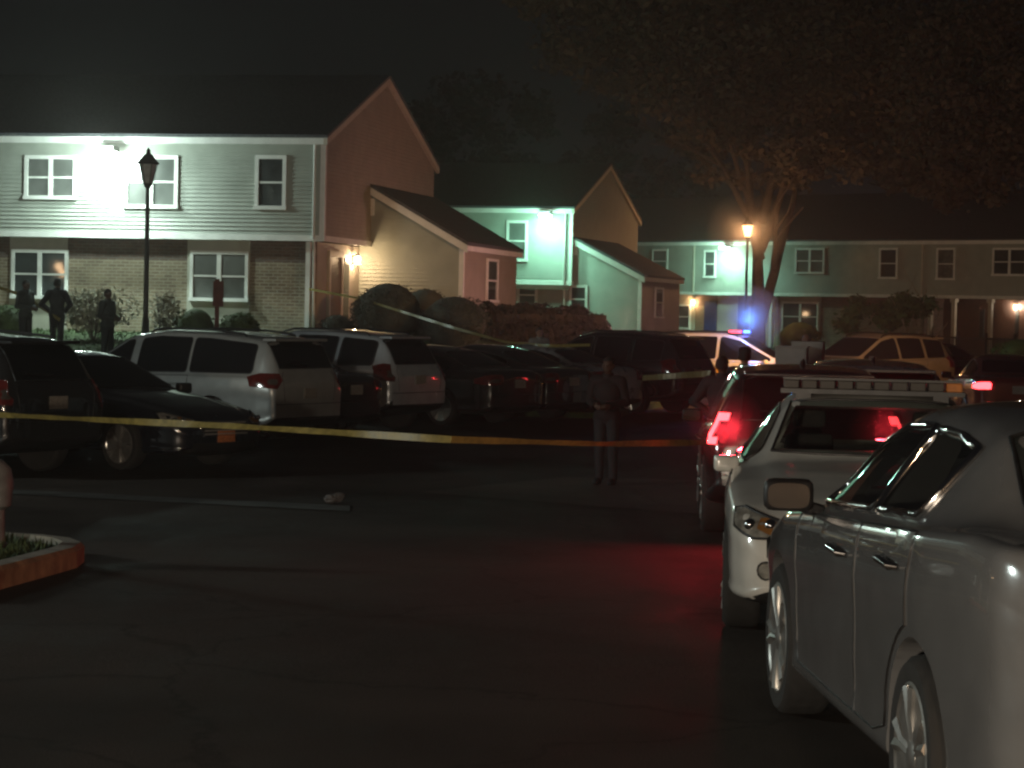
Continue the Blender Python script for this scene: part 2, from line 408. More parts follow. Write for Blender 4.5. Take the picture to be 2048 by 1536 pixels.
# hydrant, cut by the left edge
def hydrant():
    x, y = -3.82, 16.9
    t = thing('fire_hydrant', 'pale fire hydrant on the kerbed island, cut by the left edge', 'fire hydrant', (x, y, gz(x,y)+.09))
    MB().lathe([(.15,0),(.15,.04),(.11,.06),(.105,.30),(.15,.33),(.16,.45)]).obj('barrel', M['hydrant'], t, 40)
    MB().lathe([(.165,.45),(.165,.50),(.145,.60),(.09,.66),(.035,.68),(.035,.73)]).obj('bonnet', M['hydrant'], t, 50)
    for s in (-1, 1):
        MB().lathe([(.055,0),(.055,.07),(.07,.07),(.07,.11),(.02,.11),(.02,.14)], (0,0,0)).obj('nozzle', M['hydrant'], t, 40)
        o = children(t)[-1]; 
    k = 0
    for o in children(t):
        if o.name.startswith('nozzle'):
            o.location = (0, (-.11 if k == 0 else .11), .34); o.rotation_euler = ((PI/2 if k == 0 else -PI/2), 0, 0); k += 1
hydrant()
# crumpled paper litter
def litter():
    p = gpt(668, 1006); bm = bmesh.new(); bmesh.ops.create_icosphere(bm, subdivisions=3, radius=.072)
    for v in bm.verts:
        f = 1+.5*math.sin(23*v.co.x+7*v.co.y)*math.sin(31*v.co.y+11*v.co.z)+random.uniform(-.18,.18)
        v.co = Vector((v.co.x*f*1.2, v.co.y*f, max(-.05, v.co.z*f*.7)))
    me = bpy.data.meshes.new('litter'); bm.to_mesh(me); bm.free()
    o = link_mesh('litter', me, M['paper']); o.location = (p.x, p.y, gz(p.x,p.y)+.052)
    tag(o, 'crumpled pale paper lying on the dark asphalt', 'litter')
litter()

# ------------------------------------------------------------------ buildings
def clip_strip(poly, v0, v1):
    def cut(p, lim, keep_above):
        out = []
        for i in range(len(p)):
            a, b = p[i], p[(i+1) % len(p)]
            ia = (a[1] >= lim) if keep_above else (a[1] <= lim); ib = (b[1] >= lim) if keep_above else (b[1] <= lim)
            if ia: out.append(a)
            if ia != ib:
                t = (lim-a[1])/(b[1]-a[1]); out.append((a[0]+t*(b[0]-a[0]), lim))
        return out
    p = cut(poly, v0, True)
    return cut(p, v1, False) if p else p
def lap_wall(mb, poly, origin, U, W, lap=.105, depth=.034):
    "lapped siding on a convex polygon (u,v); U = wall direction, W = outward normal"
    o, U, W = Vector(origin), Vector(U), Vector(W)
    zs = [p[1] for p in poly]; v = min(zs)
    while v < max(zs)-1e-4:
        v1 = min(v+lap, max(zs)); pc = clip_strip(poly, v, v1)
        if len(pc) >= 3:
            vs = [o+U*p[0]+Vector((0,0,p[1]))+W*(depth*(1-(p[1]-v)/lap)) for p in pc]
            mb.add(vs, [tuple(range(len(vs)))])
            lo = [p for p in pc if abs(p[1]-v) < 1e-5]
            if len(lo) >= 2:
                a, b = min(lo), max(lo)
                A = o+U*a[0]+Vector((0,0,v)); B = o+U*b[0]+Vector((0,0,v))
                mb.quad(A, B, B+W*depth, A+W*depth)
        v = v1
def window(parent, x0, x1, z0, z1, y, double=False, pane='pane', trim=.10, head=0, sash=True, axis='y'):
    "window frame (part) with its panes (sub-part), on the plane y=const facing -y (axis y) or x=const facing +x"
    fr = MB(); pn = MB(); d = .06
    fr.box(x0-trim, x1+trim, y-d, y-.0, z1, z1+trim+head); fr.box(x0-trim-.02, x1+trim+.02, y-d-.03, y, z0-trim, z0)
    fr.box(x0-trim, x0, y-d, y, z0, z1); fr.box(x1, x1+trim, y-d, y, z0, z1)
    cols = [(x0, x1)]
    if double:
        m = (x0+x1)/2; fr.box(m-.06, m+.06, y-d+.003, y, z0, z1); cols = [(x0, m-.06), (m+.06, x1)]
    zm = (z0+z1)/2
    for a, b in cols:
        if sash: fr.box(a, b, y-d+.02, y, zm-.025, zm+.025)
        if sash:
            pn.box(a, b, y-.018, y-.004, z0, zm-.025); pn.box(a, b, y-.028, y-.004, zm+.025, z1)
        else: pn.box(a, b, y-.02, y-.004, z0, z1)
    if axis == 'x':
        # map (x along wall -> y, -y outward -> +x)
        for m_ in (fr, pn): m_.v = [(-v[1], v[0], v[2]) for v in m_.v]
    f = fr.obj('window', M['trim'], parent); p = pn.obj('pane', M[pane], f)
    return f
class House:
    def __init__(s, name, label, origin, alpha, L0, L1, W, eave, ridge, jetty=2.6):
        s.o = Vector(origin); s.a = alpha
        s.t = thing(name, label, 'house', origin, -alpha)
        s.L0, s.L1, s.W, s.eave, s.ridge, s.j = L0, L1, W, eave, ridge, jetty
    def loc(s, p):
        d = Vector(p)-s.o; c, q = math.cos(s.a), math.sin(s.a)
        return Vector((d.x*c-d.y*q, d.x*q+d.y*c, d.z))
    def world(s, p):
        c, q = math.cos(s.a), math.sin(s.a); p = Vector(p)
        return s.o+Vector((p.x*c+p.y*q, -p.x*q+p.y*c, p.z))
    def fx(s, px, py, y=0):
        "local (x,z) on plane local y under a pixel"
        e = s.loc((0,0,HC)); d0 = s.loc(s.o+ray(px,py)); t = (y-e.y)/d0.y
        p = e+d0*t; return p.x, p.z
    def gx(s, px, py, x=0):
        e = s.loc((0,0,HC)); d0 = s.loc(s.o+ray(px,py)); t = (x-e.x)/d0.x
        p = e+d0*t; return p.y, p.z
    def upper(s, side='siding', front='siding', gables=(True, True)):
        a, b, W, j, e, r = s.L0, s.L1, s.W, s.j, s.eave, s.ridge
        mb = MB(); lap_wall(mb, [(a,j),(b,j),(b,e),(a,e)], (0,0,0), (1,0,0), (0,-1,0)); mb.obj('upper_wall', M[front], s.t)
        mb = MB(); lap_wall(mb, [(0,j),(W,j),(W,e),(W/2,r),(0,e)], (b,0,0), (0,1,0), (1,0,0)); mb.obj('gable_wall', M[side], s.t)
        mb = MB(); mb.quad((a,0,j),(a,W,j),(a,W,e),(a,0,e)); mb.add([(a,0,e),(a,W,e),(a,W/2,r)], [(0,1,2)])
        mb.quad((b,W,j),(a,W,j),(a,W,e),(b,W,e)); mb.quad((a,0,j),(b,0,j),(b,W,j),(a,W,j)); mb.obj('rear_wall', M[side], s.t)
        # roof slabs
        ov = .22; rk = .14; th = .09; sl = (r-e)/(W/2)
        mb = MB()
        for sgn in (0, 1):
            y0 = -ov if sgn == 0 else W+ov; z0 = e-sl*ov
            x0, x1 = a-rk, b+rk
            tp = [(x0,y0,z0+th),(x1,y0,z0+th),(x1,W/2,r+th),(x0,W/2,r+th)]
            bt = [(x,y,z-th+.012) for x, y, z in tp]
            mb.add(tp+bt, [(0,1,2,3),(7,6,5,4),(0,4,5,1),(1,5,6,2),(3,7,4,0)] if sgn == 0 else [(3,2,1,0),(4,5,6,7),(1,5,4,0),(2,6,5,1),(0,4,7,3)])
        mb.obj('roof', M['shingle'], s.t)
        # fascia, soffit, rake boards, corner boards
        mb = MB(); mb.box(a-rk, b+rk-.01, -ov+.004, -ov+.03, e-sl*ov-.16, e-sl*ov+.008); mb.box(a, b-.01, -ov+.031, -.03, e-sl*ov-.10, e-sl*ov-.08)
        mb.obj('fascia', M['trim'], s.t)
        mb = MB(); hgt = .17
        for y0, y1 in ((-ov, W/2), (W+ov, W/2)):
            z0, z1 = e-sl*ov, r; x0, x1 = b+.03, b+rk-.012
            P = [(x0,y0,z0-hgt),(x1,y0,z0-hgt),(x1,y1,z1-hgt),(x0,y1,z1-hgt),(x0,y0,z0),(x1,y0,z0),(x1,y1,z1),(x0,y1,z1)]
            mb.add(P, [(3,2,1,0),(4,5,6,7),(0,1,5,4),(1,2,6,5),(2,3,7,6),(3,0,4,7)])
        mb.obj('rake_board', M['trim_tan'], s.t)
        mb = MB(); mb.box(b-.10, b+.034, -.034, .10, j, e-.06); mb.box(a, b+.034, -.04, .012, j-.15, j-.001); mb.box(b-.012, b+.04, .0121, W, j-.15, j-.001)
        mb.obj('corner_board', M['trim'], s.t)
        # downspout
        MB().tube([(b-.24,-.07,e-.2),(b-.24,-.07,j-.05),(b-.30,.2,j-.35),(b-.30,.28,.1)], .04, 8).obj('downspout', M['trim'], s.t, 40)
    def annex(s, y0, depth, w, top, eave, side='siding_dark', front='siding'):
        b = s.L1; x0 = b-.3; x1 = b+w
        mb = MB(); lap_wall(mb, [(x0,-1),(x1,-1),(x1,eave),(b,top),(x0,top)], (0,y0,0), (1,0,0), (0,-1,0)); mb.obj('annex_wall', M[front], s.t)
        mb = MB(); lap_wall(mb, [(y0,-1),(y0+depth,-1),(y0+depth,eave),(y0,eave)], (x1,0,0), (0,1,0), (1,0,0)); mb.obj('annex_side_wall', M[side], s.t)
        MB().quad((x1,y0+depth,-1),(x0,y0+depth,-1),(x0,y0+depth,top),(x1,y0+depth,eave)).obj('annex_rear_wall', M[side], s.t)
        sl = (top-eave)/w; o = .18; th = .10; f = .22
        P = [(b+.03,y0-f,top-sl*.03),(x1+o,y0-f,eave-sl*o),(x1+o,y0+depth+.15,eave-sl*o),(b+.03,y0+depth+.15,top-sl*.03)]
        mb = MB(); mb.add([(x,y,z+th) for x,y,z in P]+[(x,y,z+.012) for x,y,z in P], [(0,1,2,3),(7,6,5,4),(0,4,5,1),(1,5,6,2),(2,6,7,3),(3,7,4,0)]); mb.obj('annex_roof', M['shingle'], s.t)
        mb = MB(); h = .2
        a, c = P[0], P[1]
        mb.add([(a[0],a[1]+.02,a[2]-h),(c[0]-.01,c[1]+.02,c[2]-h),(c[0]-.01,c[1]+.02,c[2]+.008),(a[0],a[1]+.02,a[2]+.008),
                (a[0],a[1]+.05,a[2]-h),(c[0]-.01,c[1]+.05,c[2]-h),(c[0]-.01,c[1]+.05,c[2]+.008),(a[0],a[1]+.05,a[2]+.008)],
               [(0,1,2,3),(7,6,5,4),(0,4,5,1),(1,5,6,2),(2,6,7,3)])
        mb.box(x1+o-.03, x1+o-.004, y0-f+.06, y0+depth+.1, eave-sl*o-.14, eave-sl*o+.004)
        mb.box(x1-.10, x1+.034, y0-.034, y0+.10, -1, eave-.03)
        mb.obj('annex_trim', M['trim'], s.t)
def sconce(h, p, facing='y', bright='sconce', power=40, col=(1,.68,.38), house=True):
    "porch lamp: wall plate, lantern body and lit glass, fixed to a house"
    x, y, z = p; d = (0,-1) if facing == 'y' else (1,0)
    f = MB(); f.box(x-.05 if d[0]==0 else x, x+.05, y-.03 if d[0]==0 else y-.05, y+.0 if d[0]==0 else y+.05, z-.12, z+.12)
    cx, cy = x+d[0]*.16, y+d[1]*.16
    f.tube([(x, y, z+.08), (cx, cy, z+.16)], .012, 6); f.lathe([(.10,.10),(.02,.17)], (cx,cy,z), n=8)
    o = f.obj('porch_light', M['black'], h.t)
    g = MB(); g.lathe([(.05,-.13),(.085,-.1),(.085,.09),(.06,.1)], (cx,cy,z), n=10); g.obj('lit_glass', M[bright], o, 40)
    w = h.world((cx, cy, z)); return lamp('porch_light_glow', 'POINT', w, power, col, .06)
def flood(h, p, lens, power, col, falloff='Linear'):
    x, y, z = p
    f = MB(); f.box(x-.08, x+.08, y-.04, y, z+.0, z+.16); f.tube([(x, y, z+.1), (x, y-.5, z+.12)], .03, 8); f.box(x-.22, x+.22, y-.72, y-.36, z+.02, z+.14)
    o = f.obj('flood_light', M['metalgrey'], h.t)
    MB().box(x-.19, x+.19, y-.70, y-.38, z-.06, z+.016).obj('flood_lens', M[lens], o)
    lamp('flood_light_spill', 'POINT', h.world((x, y-1.6, z-.3)), power*1.1, col, .2)
    return lamp('flood_light_glow', 'SPOT', h.world((x, y-.55, z-.16)), power, col, .14, aim=h.world((x, y+.6, z-1.3)), spot=165, falloff=falloff)

# --- left building
HL = House('townhouse', 'left cream townhouse with brick ground floor and steep pinkish gable', O_L, A_L, -26, 0, 11.16, 5.15, 7.19)
HL.upper(side='siding_dark', front='siding')
HL.annex(4.4, 6.8, 2.62, 4.08, 2.62)
def lower_brick(h, xa, xb, y, z1, panels, dark_top=True):
    "brick wall with framed panels; panels = list of x ranges with pale boards"
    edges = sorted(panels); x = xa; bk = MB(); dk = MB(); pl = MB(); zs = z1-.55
    segs = []
    for a, b in edges:
        segs.append((x, a)); MB().box(a, b, y-.03, y+.12, -1, z1).obj('pale_panel', M['panel'], h.t); x = b
    segs.append((x, xb))
    for a, b in segs:
        if b-a > .02:
            MB().box(a, b, y, y+.12, -1, zs).obj('brick_wall', M['brick'], h.t); MB().box(a, b, y-.002, y+.12, zs+.001, z1).obj('painted_jetty_shade', M['brickdark_and_shade'], h.t)  # the dark top band paints in the shadow of the jetty above
    MB().box(xa, xb, y+.13, h.W-.35, -1, z1).obj('core_wall', M['siding_dark'], h.t)
w = []
for (x0, x1) in ((20,135), (375,500)):
    w.append((HL.fx(x0, 540, .35)[0], HL.fx(x1, 540, .35)[0]))
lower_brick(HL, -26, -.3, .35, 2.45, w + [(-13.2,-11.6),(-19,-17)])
for px0, px1, py0, py1, dbl in ((58,147,318,392,True),(258,349,318,410,True),(519,565,318,412,False)):
    a, z1 = HL.fx(px0, py0, -.02); b, z0 = HL.fx(px1, py1, -.02); window(HL.t, a, b, z0, z1, -.022, dbl, 'blind' if px0 != 519 else 'pane')
for x, wd in ((-14.5,1.2),(-19,1.2),(-23,.6)): window(HL.t, x, x+wd, 3.7, 4.8, -.022, wd > 1, 'blind')
for px0, px1, py0, py1 in ((31,130,505,592),(388,490,508,597)):
    a, z1 = HL.fx(px0, py0, .32); b, z0 = HL.fx(px1, py1, .32); window(HL.t, a, b, z0, z1, .318, True, 'pane' if px0 < 100 else 'blind', trim=.09)
# gable entry (faces right): door, frame, white porch post
d = MB(); d.box(-.3,-.25, 1.5, 2.5, .05, 2.1); dd = d.obj('door', M['door'], HL.t)
MB().lathe([(.03,0),(.03,.05)], (-.22,1.62,1.0), n=10).obj('door_knob', M['chrome'], dd, 40)
MB().box(-.30,-.22,1.36,1.5,-.0,2.25).box(-.30,-.22,2.5,2.64,0,2.25).box(-.30,-.22,1.5,2.5,2.1,2.25).obj('door_frame', M['trim_tan'], HL.t)
MB().box(-.30,-.262,2.75,3.3,.05,2.1).obj('side_light', M['pane'], HL.t)
pp = HL.fx(617, 575, .3)
MB().box(pp[0]-.06, pp[0]+.06, .20, .32, -1, 2.44).obj('porch_post', M['trim'], HL.t)
# annex window and vent
y, z1 = HL.gx(972, 522, 2.62); y2, z0 = HL.gx(990, 600, 2.62)
window(HL.t, y, y2, z0, z1, -2.645, False, 'pane', .08, axis='x')
x, z = HL.fx(745, 415, 4.38); MB().box(x-.14, x+.06, 4.31, 4.40, z-.22, z+.24).obj('wall_vent', M['trim'], HL.t)

# --- middle building
A_M = math.atan2(2.94, 10.3); O_M = Vector((2.07, 84.2, .35))
HM = House('townhouse', 'middle townhouse half hidden behind the reddish hedge, lit green by its corner floodlight', O_M, A_M, -12, 0, 10.7, 5.3, 7.17)
HM.upper(side='siding', front='siding'); HM.annex(.3, 6.8, 2.56, 4.15, 2.88)
mb = MB(); lap_wall(mb, [(-12,-1),(-.3,-1),(-.3,2.45),(-12,2.45)], (0,.35,0), (1,0,0), (0,-1,0)); mb.obj('lower_wall', M['siding'], HM.t)
MB().box(-12,-.3,.36,10.3,-1,2.45).obj('core_wall', M['siding_dark'], HM.t)
MB().box(-12,-.05,-.045,.03,2.28,2.449).obj('brown_band', M['door'], HM.t)
for px0, px1, py0, py1, yy in ((1019,1050,446,518,-.022),(1040,1070,570,610,.328),):
    a, z1 = HM.fx(px0, py0, yy); b, z0 = HM.fx(px1, py1, yy); window(HM.t, a, b, z0, z1, yy, False, 'blind')
a, z1 = HM.fx(1144, 575, .28); b, z0 = HM.fx(1170, 622, .28); window(HM.t, a, b, z0, z1, .278, False, 'pane', .09)
y, z1 = HM.gx(1309, 578, 2.56); y2, z0 = HM.gx(1322, 632, 2.56); window(HM.t, y, y2, z0, z1, -2.585, False, 'pane', .08, axis='x')
x, z = HM.fx(1149, 498, .28); MB().box(x-.12, x+.12, .20, .302, z-.22, z+.22).obj('wall_vent', M['trim'], HM.t)

# --- far building
A_N = math.atan2(16, 16.6); O_N = Vector((6.32, 119.0, .37))
HN = House('townhouse', 'far long tan townhouse row with porch columns at right, behind the big tree', O_N, A_N, -6, 36, 10, 5.2, 7.6)
HN.upper(side='siding_dark', front='siding')
pan = []
for x0, x1 in ((1335,1390),(1436,1476),(1560,1642)):
    pan.append((HN.fx(x0, 620, .35)[0], HN.fx(x1, 620, .35)[0]))
xp = HN.fx(1845, 640, .35)[0]
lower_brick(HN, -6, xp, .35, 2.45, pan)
for px0, px1, py0, py1, dbl in ((1308,1333,502,543,0),(1412,1429,504,552,0),(1595,1646,500,544,1),(1763,1792,500,554,0),(1878,1907,500,556,0),(1990,2050,500,548,1)):
    a, z1 = HN.fx(px0, py0, -.02); b, z0 = HN.fx(px1, py1, -.02); window(HN.t, a, b, z0, z1, -.022, bool(dbl), 'pane' if px0 in (1763,1990,1412) else ('curtain' if px0 == 1878 else 'blind'), .1)
for px0, px1, py0, py1, dbl in ((1352,1378,612,655,0),(1568,1634,607,660,1)):
    a, z1 = HN.fx(px0, py0, .32); b, z0 = HN.fx(px1, py1, .32); window(HN.t, a, b, z0, z1, .318, bool(dbl), 'pane', .1)
for px0, px1 in ((1410,1434),(1477,1497)):
    a, z = HN.fx(px0, 620, .35); b, z = HN.fx(px1, 620, .35); dd = MB().box(a, b, .29, .352, .0, 2.15).obj('door', M['doorblue'], HN.t)
    MB().lathe([(.03,0),(.03,.06)], (a+.12,.29-.05,1.0), n=8, axis='Y').obj('door_knob', M['chrome'], dd)
for px in (1388, 1845):
    a, z = HN.fx(px, 540, 0); MB().box(a-.05, a+.05, -.06, .0, 2.6, 5.0).obj('trim_board', M['trim_tan'], HN.t)
for px in (1540, 1905, 1978, 1858):
    a, z = HN.fx(px, 640, 0); mb = MB().box(a-.09, a+.09, .02, .20, -1, 2.44).box(a-.14, a+.14, -.03, .25, 2.28, 2.445); mb.obj('porch_column', M['trim'] if px == 1540 else M['trim_tan'], HN.t)
# recessed porch at right
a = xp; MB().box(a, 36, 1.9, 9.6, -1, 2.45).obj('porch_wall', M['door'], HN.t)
MB().box(a, a+.12, .35, 1.9, -1, 2.45).obj('porch_side_wall', M['brickdark_and_shade'], HN.t)
for px0, px1 in ((1915,1972),(1985,2040)):
    a, z = HN.fx(px0, 640, 1.85); b, z = HN.fx(px1, 640, 1.85); dd = MB().box(a+.2, a+1.2, 1.84, 1.902, 0, 2.1).obj('door', M['door'], HN.t)
    MB().box(b-.5, b-.1, 1.85, 1.903, .6, 2.0).obj('porch_window', M['pane'], HN.t)

# fence before the far porch
def fence():
    p0 = at(1862, 700, 96); p1 = at(2090, 700, 88); z = .3
    t = thing('railing_fence', 'low dark railing fence in front of the far porch', 'fence', (p0.x, p0.y, z))
    dx, dy = p1.x-p0.x, p1.y-p0.y; L = math.hypot(dx, dy); t.rotation_euler = (0,0,math.atan2(dy,dx))
    MB().box(0, L, -.02, .02, .78, .86).box(0, L, -.018, .018, .12, .19).obj('rail', M['fence'], t)
    mb = MB()
    for i in range(int(L/.14)): mb.box(.1+i*.14, .14+i*.14, -.012, .012, .19, .78)
    mb.obj('picket_row', M['fence'], t)
    for i in range(5): x = i*L/4; MB().box(x-.05, x+.05, -.05, .05, -.2, 1.05).obj('post', M['fence'], t)
fence()

# ------------------------------------------------------------------ lamp posts
def lamp_post(name, label, px, py_top, Y, lit, group='lantern posts in the car park', Ht=None):
    p = at(px, py_top, Y); g = ground(p.x, p.y); H = p.z-g
    t = thing(name, label, 'street lamp', (p.x, p.y, g), 0, group)
    hz = H-.95
    MB().lathe([(.14,-.1),(.14,.25),(.10,.3),(.085,.8),(.065,.9),(.05,hz-.02),(.075,hz),(.09,hz+.05)], n=14).obj('pole', M['post'], t, 35)
    lan = MB(); 
    lan.lathe([(.10,hz+.05),(.12,hz+.10)], n=6)
    for k in range(6):
        a = 2*PI*k/6; lan.tube([(.11*math.cos(a),.11*math.sin(a),hz+.1),(.22*math.cos(a),.22*math.sin(a),hz+.55)], .012, 5)
    lo = lan.obj('lantern', M['post'], t)
    MB().lathe([(.26,hz+.55),(.27,hz+.57),(.12,hz+.76),(.06,hz+.80),(.05,hz+.84),(.06,hz+.87),(.02,hz+.93),(.005,hz+.95)], n=12).obj('cap', M['post'], lo, 30)
    MB().lathe([(.105,hz+.1),(.205,hz+.548)], n=6).obj('glass', M['sodium'] if lit else M['frost'], lo)
    return t, Vector((p.x, p.y, g+hz+.3))
lamp_post('street_lamp', 'unlit black lantern on a tall post before the left house', 297, 295, 55, False)
LANTERN, SOD = lamp_post('street_lamp', 'glowing orange lantern on a post before the big tree', 1496, 432, 95, True)

# sign post before the left house
def sign_post():
    p = at(435, 558, 52); g = ground(p.x, p.y)
    t = thing('sign_post', 'dark red wooden sign on a post before the left house window', 'sign', (p.x, p.y, g), R(8))
    MB().box(-.05,.05,-.05,.05,-.2,p.z-g).obj('post', M['signred'], t)
    o = MB().box(-.10,.14,-.085,-.052,p.z-g-.62,p.z-g-.05).obj('sign_board', M['signred'], t); bevel_obj(o, .006)
sign_post()

# ------------------------------------------------------------------ vegetation
def leaf_cloud(P, size, stretch=1.6, up=.3):
    "quads at points P with random tilt"
    n = len(P); a = rng.normal(size=(n,3)); a[:,2] *= .6; a /= np.linalg.norm(a, axis=1)[:,None]
    b = rng.normal(size=(n,3)); b -= a*(a*b).sum(1)[:,None]; b /= np.linalg.norm(b, axis=1)[:,None]
    s = (size*rng.uniform(.55, 1.35, n))[:,None]
    A = a*s*stretch*.5; B = b*s*.5
    V = np.stack([P-A, P+B*.9-A*.1, P+A, P-B*.9-A*.1], 1).reshape(-1,3)
    F = np.arange(4*n).reshape(-1,4)
    return V, F.tolist()
def blob_points(c, r, n, shell=.55):
    d = rng.normal(size=(n,3)); d /= np.linalg.norm(d, axis=1)[:,None]
    k = rng.uniform(shell**3, 1, n)**(1/3)
    return np.array(c)+d*k[:,None]*np.array(r)
def shrub(name, label, px, py_top, Y, w, mt, n=2500, size=.07, hgt=None, group=None, d=None, stems=False):
    p = at(px, py_top, Y); g = ground(p.x, p.y); H = hgt or max(.3, p.z-g)
    t = thing(name, label, 'shrub', (p.x, p.y, g), 0, group)
    P = []
    k = 9
    for i in range(k):
        a = random.uniform(0, 2*PI); rr = random.uniform(.0,.38)
        P.append(blob_points((w/2*rr*math.cos(a)*1.4, (d or w)/2*rr*math.sin(a)*1.4, H*random.uniform(.42,.62)), (w*.34, (d or w)*.34, H*.36), n//k, .7))
    P = np.concatenate(P); P[:,2] = np.maximum(P[:,2], .03)
    V, F = leaf_cloud(P, size); mesh_obj('foliage', V, F, mt, t)
    if not stems: MB().ell((0,0,H*.47), (w*.41, (d or w)*.41, H*.47), 14, 10).obj('inner_foliage', mt, t, 60)
    mb = MB()
    for i in range(7 if stems else 4):
        a = random.uniform(0, 2*PI); q = random.uniform(.2,.5) if stems else .2
        mb.tube([(0.03*math.cos(a), .03*math.sin(a), -.05), (w*q*.5*math.cos(a), w*q*.5*math.sin(a), H*.5), (w*q*.8*math.cos(a), w*q*.8*math.sin(a), H*.9)], [.02,.012,.004], 5)
    mb.obj('stem', M['bark'], t)
    return t
shrub('boxwood_shrub', 'tallest clipped round boxwood at the left house corner', 778, 558, 56.5, 1.95, M['boxwood'], 11000, .036)
shrub('boxwood_shrub', 'second round boxwood, behind and between the tallest one and the hedge', 852, 572, 58, 1.5, M['boxwood'], 8000, .036)
shrub('boxwood_shrub', 'wide low boxwood where the round bushes meet the reddish hedge', 910, 586, 56, 1.9, M['boxwood'], 10000, .036)
shrub('boxwood_shrub', 'smallest round boxwood beside the left house doorway', 677, 626, 56.5, .95, M['boxwood'], 4000, .035)
shrub('bare_shrub', 'sparse twiggy shrub left of the dark lantern post', 190, 570, 57.6, 2.2, M['leafdry'], 2600, .06, stems=True, d=.9)
shrub('bare_shrub', 'sparse twiggy shrub just right of the dark lantern post', 326, 575, 57.6, .85, M['leafdry'], 900, .06, stems=True)
shrub('green_shrub', 'low green shrub left of the red sign post', 392, 612, 56, 1.1, M['leafgreen'], 2000, .06)
shrub('green_shrub', 'low green shrub right of the red sign post under the window', 480, 622, 56.5, 1.2, M['leafgreen'], 2000, .06)
shrub('green_shrub', 'low green shrub at far left beside the standing people', 15, 605, 57.5, 1.3, M['leafgreen'], 2000, .06)
shrub('green_shrub', 'dark rounded shrub under the far double window', 1600, 640, 96, 2.0, M['leafgreen'], 1800, .11)
shrub('green_shrub', 'small shrub at the far right beside the porch fence', 2040, 676, 84, 1.9, M['leafgreen'], 1500, .11)
def hedge():
    a = at(965, 605, 60); b = at(1205, 612, 62); g = lawn_z(a.x, a.y); g2 = ground(b.x, b.y)
    t = thing('hedge', 'long reddish hedge with a ragged top before the middle house', 'hedge', (a.x, a.y, min(g,g2)))
    L = (Vector((b.x,b.y))-Vector((a.x,a.y))).length; t.rotation_euler = (0,0,math.atan2(b.y-a.y, b.x-a.x))
    top = 1.98-min(g,g2)
    P = []
    n = 15
    for i in range(n):
        x = L*(i+.5)/n; h = top*(1+random.uniform(-.05,.05)-.12*(i > n-3))
        P.append(blob_points((x, random.uniform(-.1,.1), h*.55), (L/n*.95, .55, h*.46), 850, .75))
        P.append(blob_points((x+random.uniform(-.2,.2), 0, h*.95), (.16,.2,.09), 60, .2))
    V, F = leaf_cloud(np.concatenate(P), .08); mesh_obj('foliage', V, F, M['hedge'], t)
    mb = MB(); mb.box(.1, L-.1, -.35, .35, 0, top*.86); mb.obj('inner_foliage', M['hedge'], t)
hedge()
def tree(name, label, base, H, trunk_r, forks, crown_blobs, n_leaf, size, bark, leafm, cat='tree', group=None):
    t = thing(name, label, cat, base, 0, group)
    mb = MB(); tips = []
    def branch(p, d, L, r, lv, wob=.09):
        pts = [Vector(p)]; rs = [r]; q = Vector(p); dd = Vector(d).normalized(); n = 6
        for i in range(n):
            dd = (dd+Vector((random.gauss(0,wob),random.gauss(0,wob),random.gauss(.03,.05)))).normalized()
            q = q+dd*(L/n); pts.append(q.copy()); rs.append(r*(1-.62*(i+1)/n))
        mb.tube(pts, rs, 8 if lv < 2 else 5); tips.append(pts[-1])
        if lv < 3:
            for k in range(3 if lv else 2):
                i = random.randint(2, n); ax = dd.orthogonal().normalized(); ax.rotate(Matrix.Rotation(random.uniform(0,2*PI), 3, dd))
                nd = (dd*.75+ax*.65+Vector((0,0,.12))).normalized(); branch(pts[i], nd, L*random.uniform(.5,.75), rs[i]*.72, lv+1)
    for i, (p, d, L, r, lv) in enumerate(forks): branch(p, d, L, r, lv, .012 if i == 0 else .05)
    mb.obj('trunk', bark, t, 50)
    P = []
    tot = sum(b[3] for b in crown_blobs)
    for c, r, sh, wgt in crown_blobs:
        m = int(n_leaf*wgt/tot); k = max(4, m//160)
        ctr = blob_points(c, r, k, sh)
        for q in ctr: P.append(q+rng.normal(size=(m//k,3))*np.array([.62,.62,.42])*max(.25, min(r)*.22))
    V, F = leaf_cloud(np.concatenate(P), size); mesh_obj('crown', V, F, leafm, t)
    return t
# the big tree: trunk at px 1515, depth 100
TB = at(1516, 690, 100); TB.z = .25
tree('big_tree', 'big spreading tree with forked trunk behind the orange lantern', TB, 18, .45,
    [((0,0,-.3),(.0,0,1),6.6,.40,3), ((.05,0,1.3),(.38,.05,1),6.5,.27,1), ((-.02,0,4.0),(-.26,0,1),8.0,.25,1), ((.0,0,5.6),(.10,.1,1),8.0,.22,1),
     ((.02,0,4.4),(.42,-.1,1),7.5,.19,1), ((-.02,0,4.8),(-.55,-.1,.9),7.5,.17,1)],
    [((1,0,13),(8,6,4.2),.2,3), ((-4.5,-1,14.2),(5.5,4,3.4),.2,1.6), ((7,0,11),(6,4,3.6),.2,2), ((-9,-3,15.3),(3.6,3,1.4),.1,.8), ((0,0,9),(4,3,2),.2,.7)], 80000, .21, M['bark'], M['leaf'])
TB2 = at(2010, 690, 78); TB2.z = .2
tree('leafy_tree', 'leafy tree hanging over the far porch at upper right', TB2+Vector((2.5,0,0)), 14, .35,
    [((0,0,-.3),(-.05,0,1),5,.36,3), ((0,0,4.2),(-.5,0,.8),6,.2,1)],
    [((-1.5,0,9.5),(5,4,3.4),.2,2), ((-4.6,0,6.4),(2.6,2.2,1.1),.1,.6), ((1.5,0,13),(5,4,3),.2,1.2)], 40000, .15, M['bark'], M['leafdim'])
TB3 = at(1790, 690, 92); TB3.z = .3
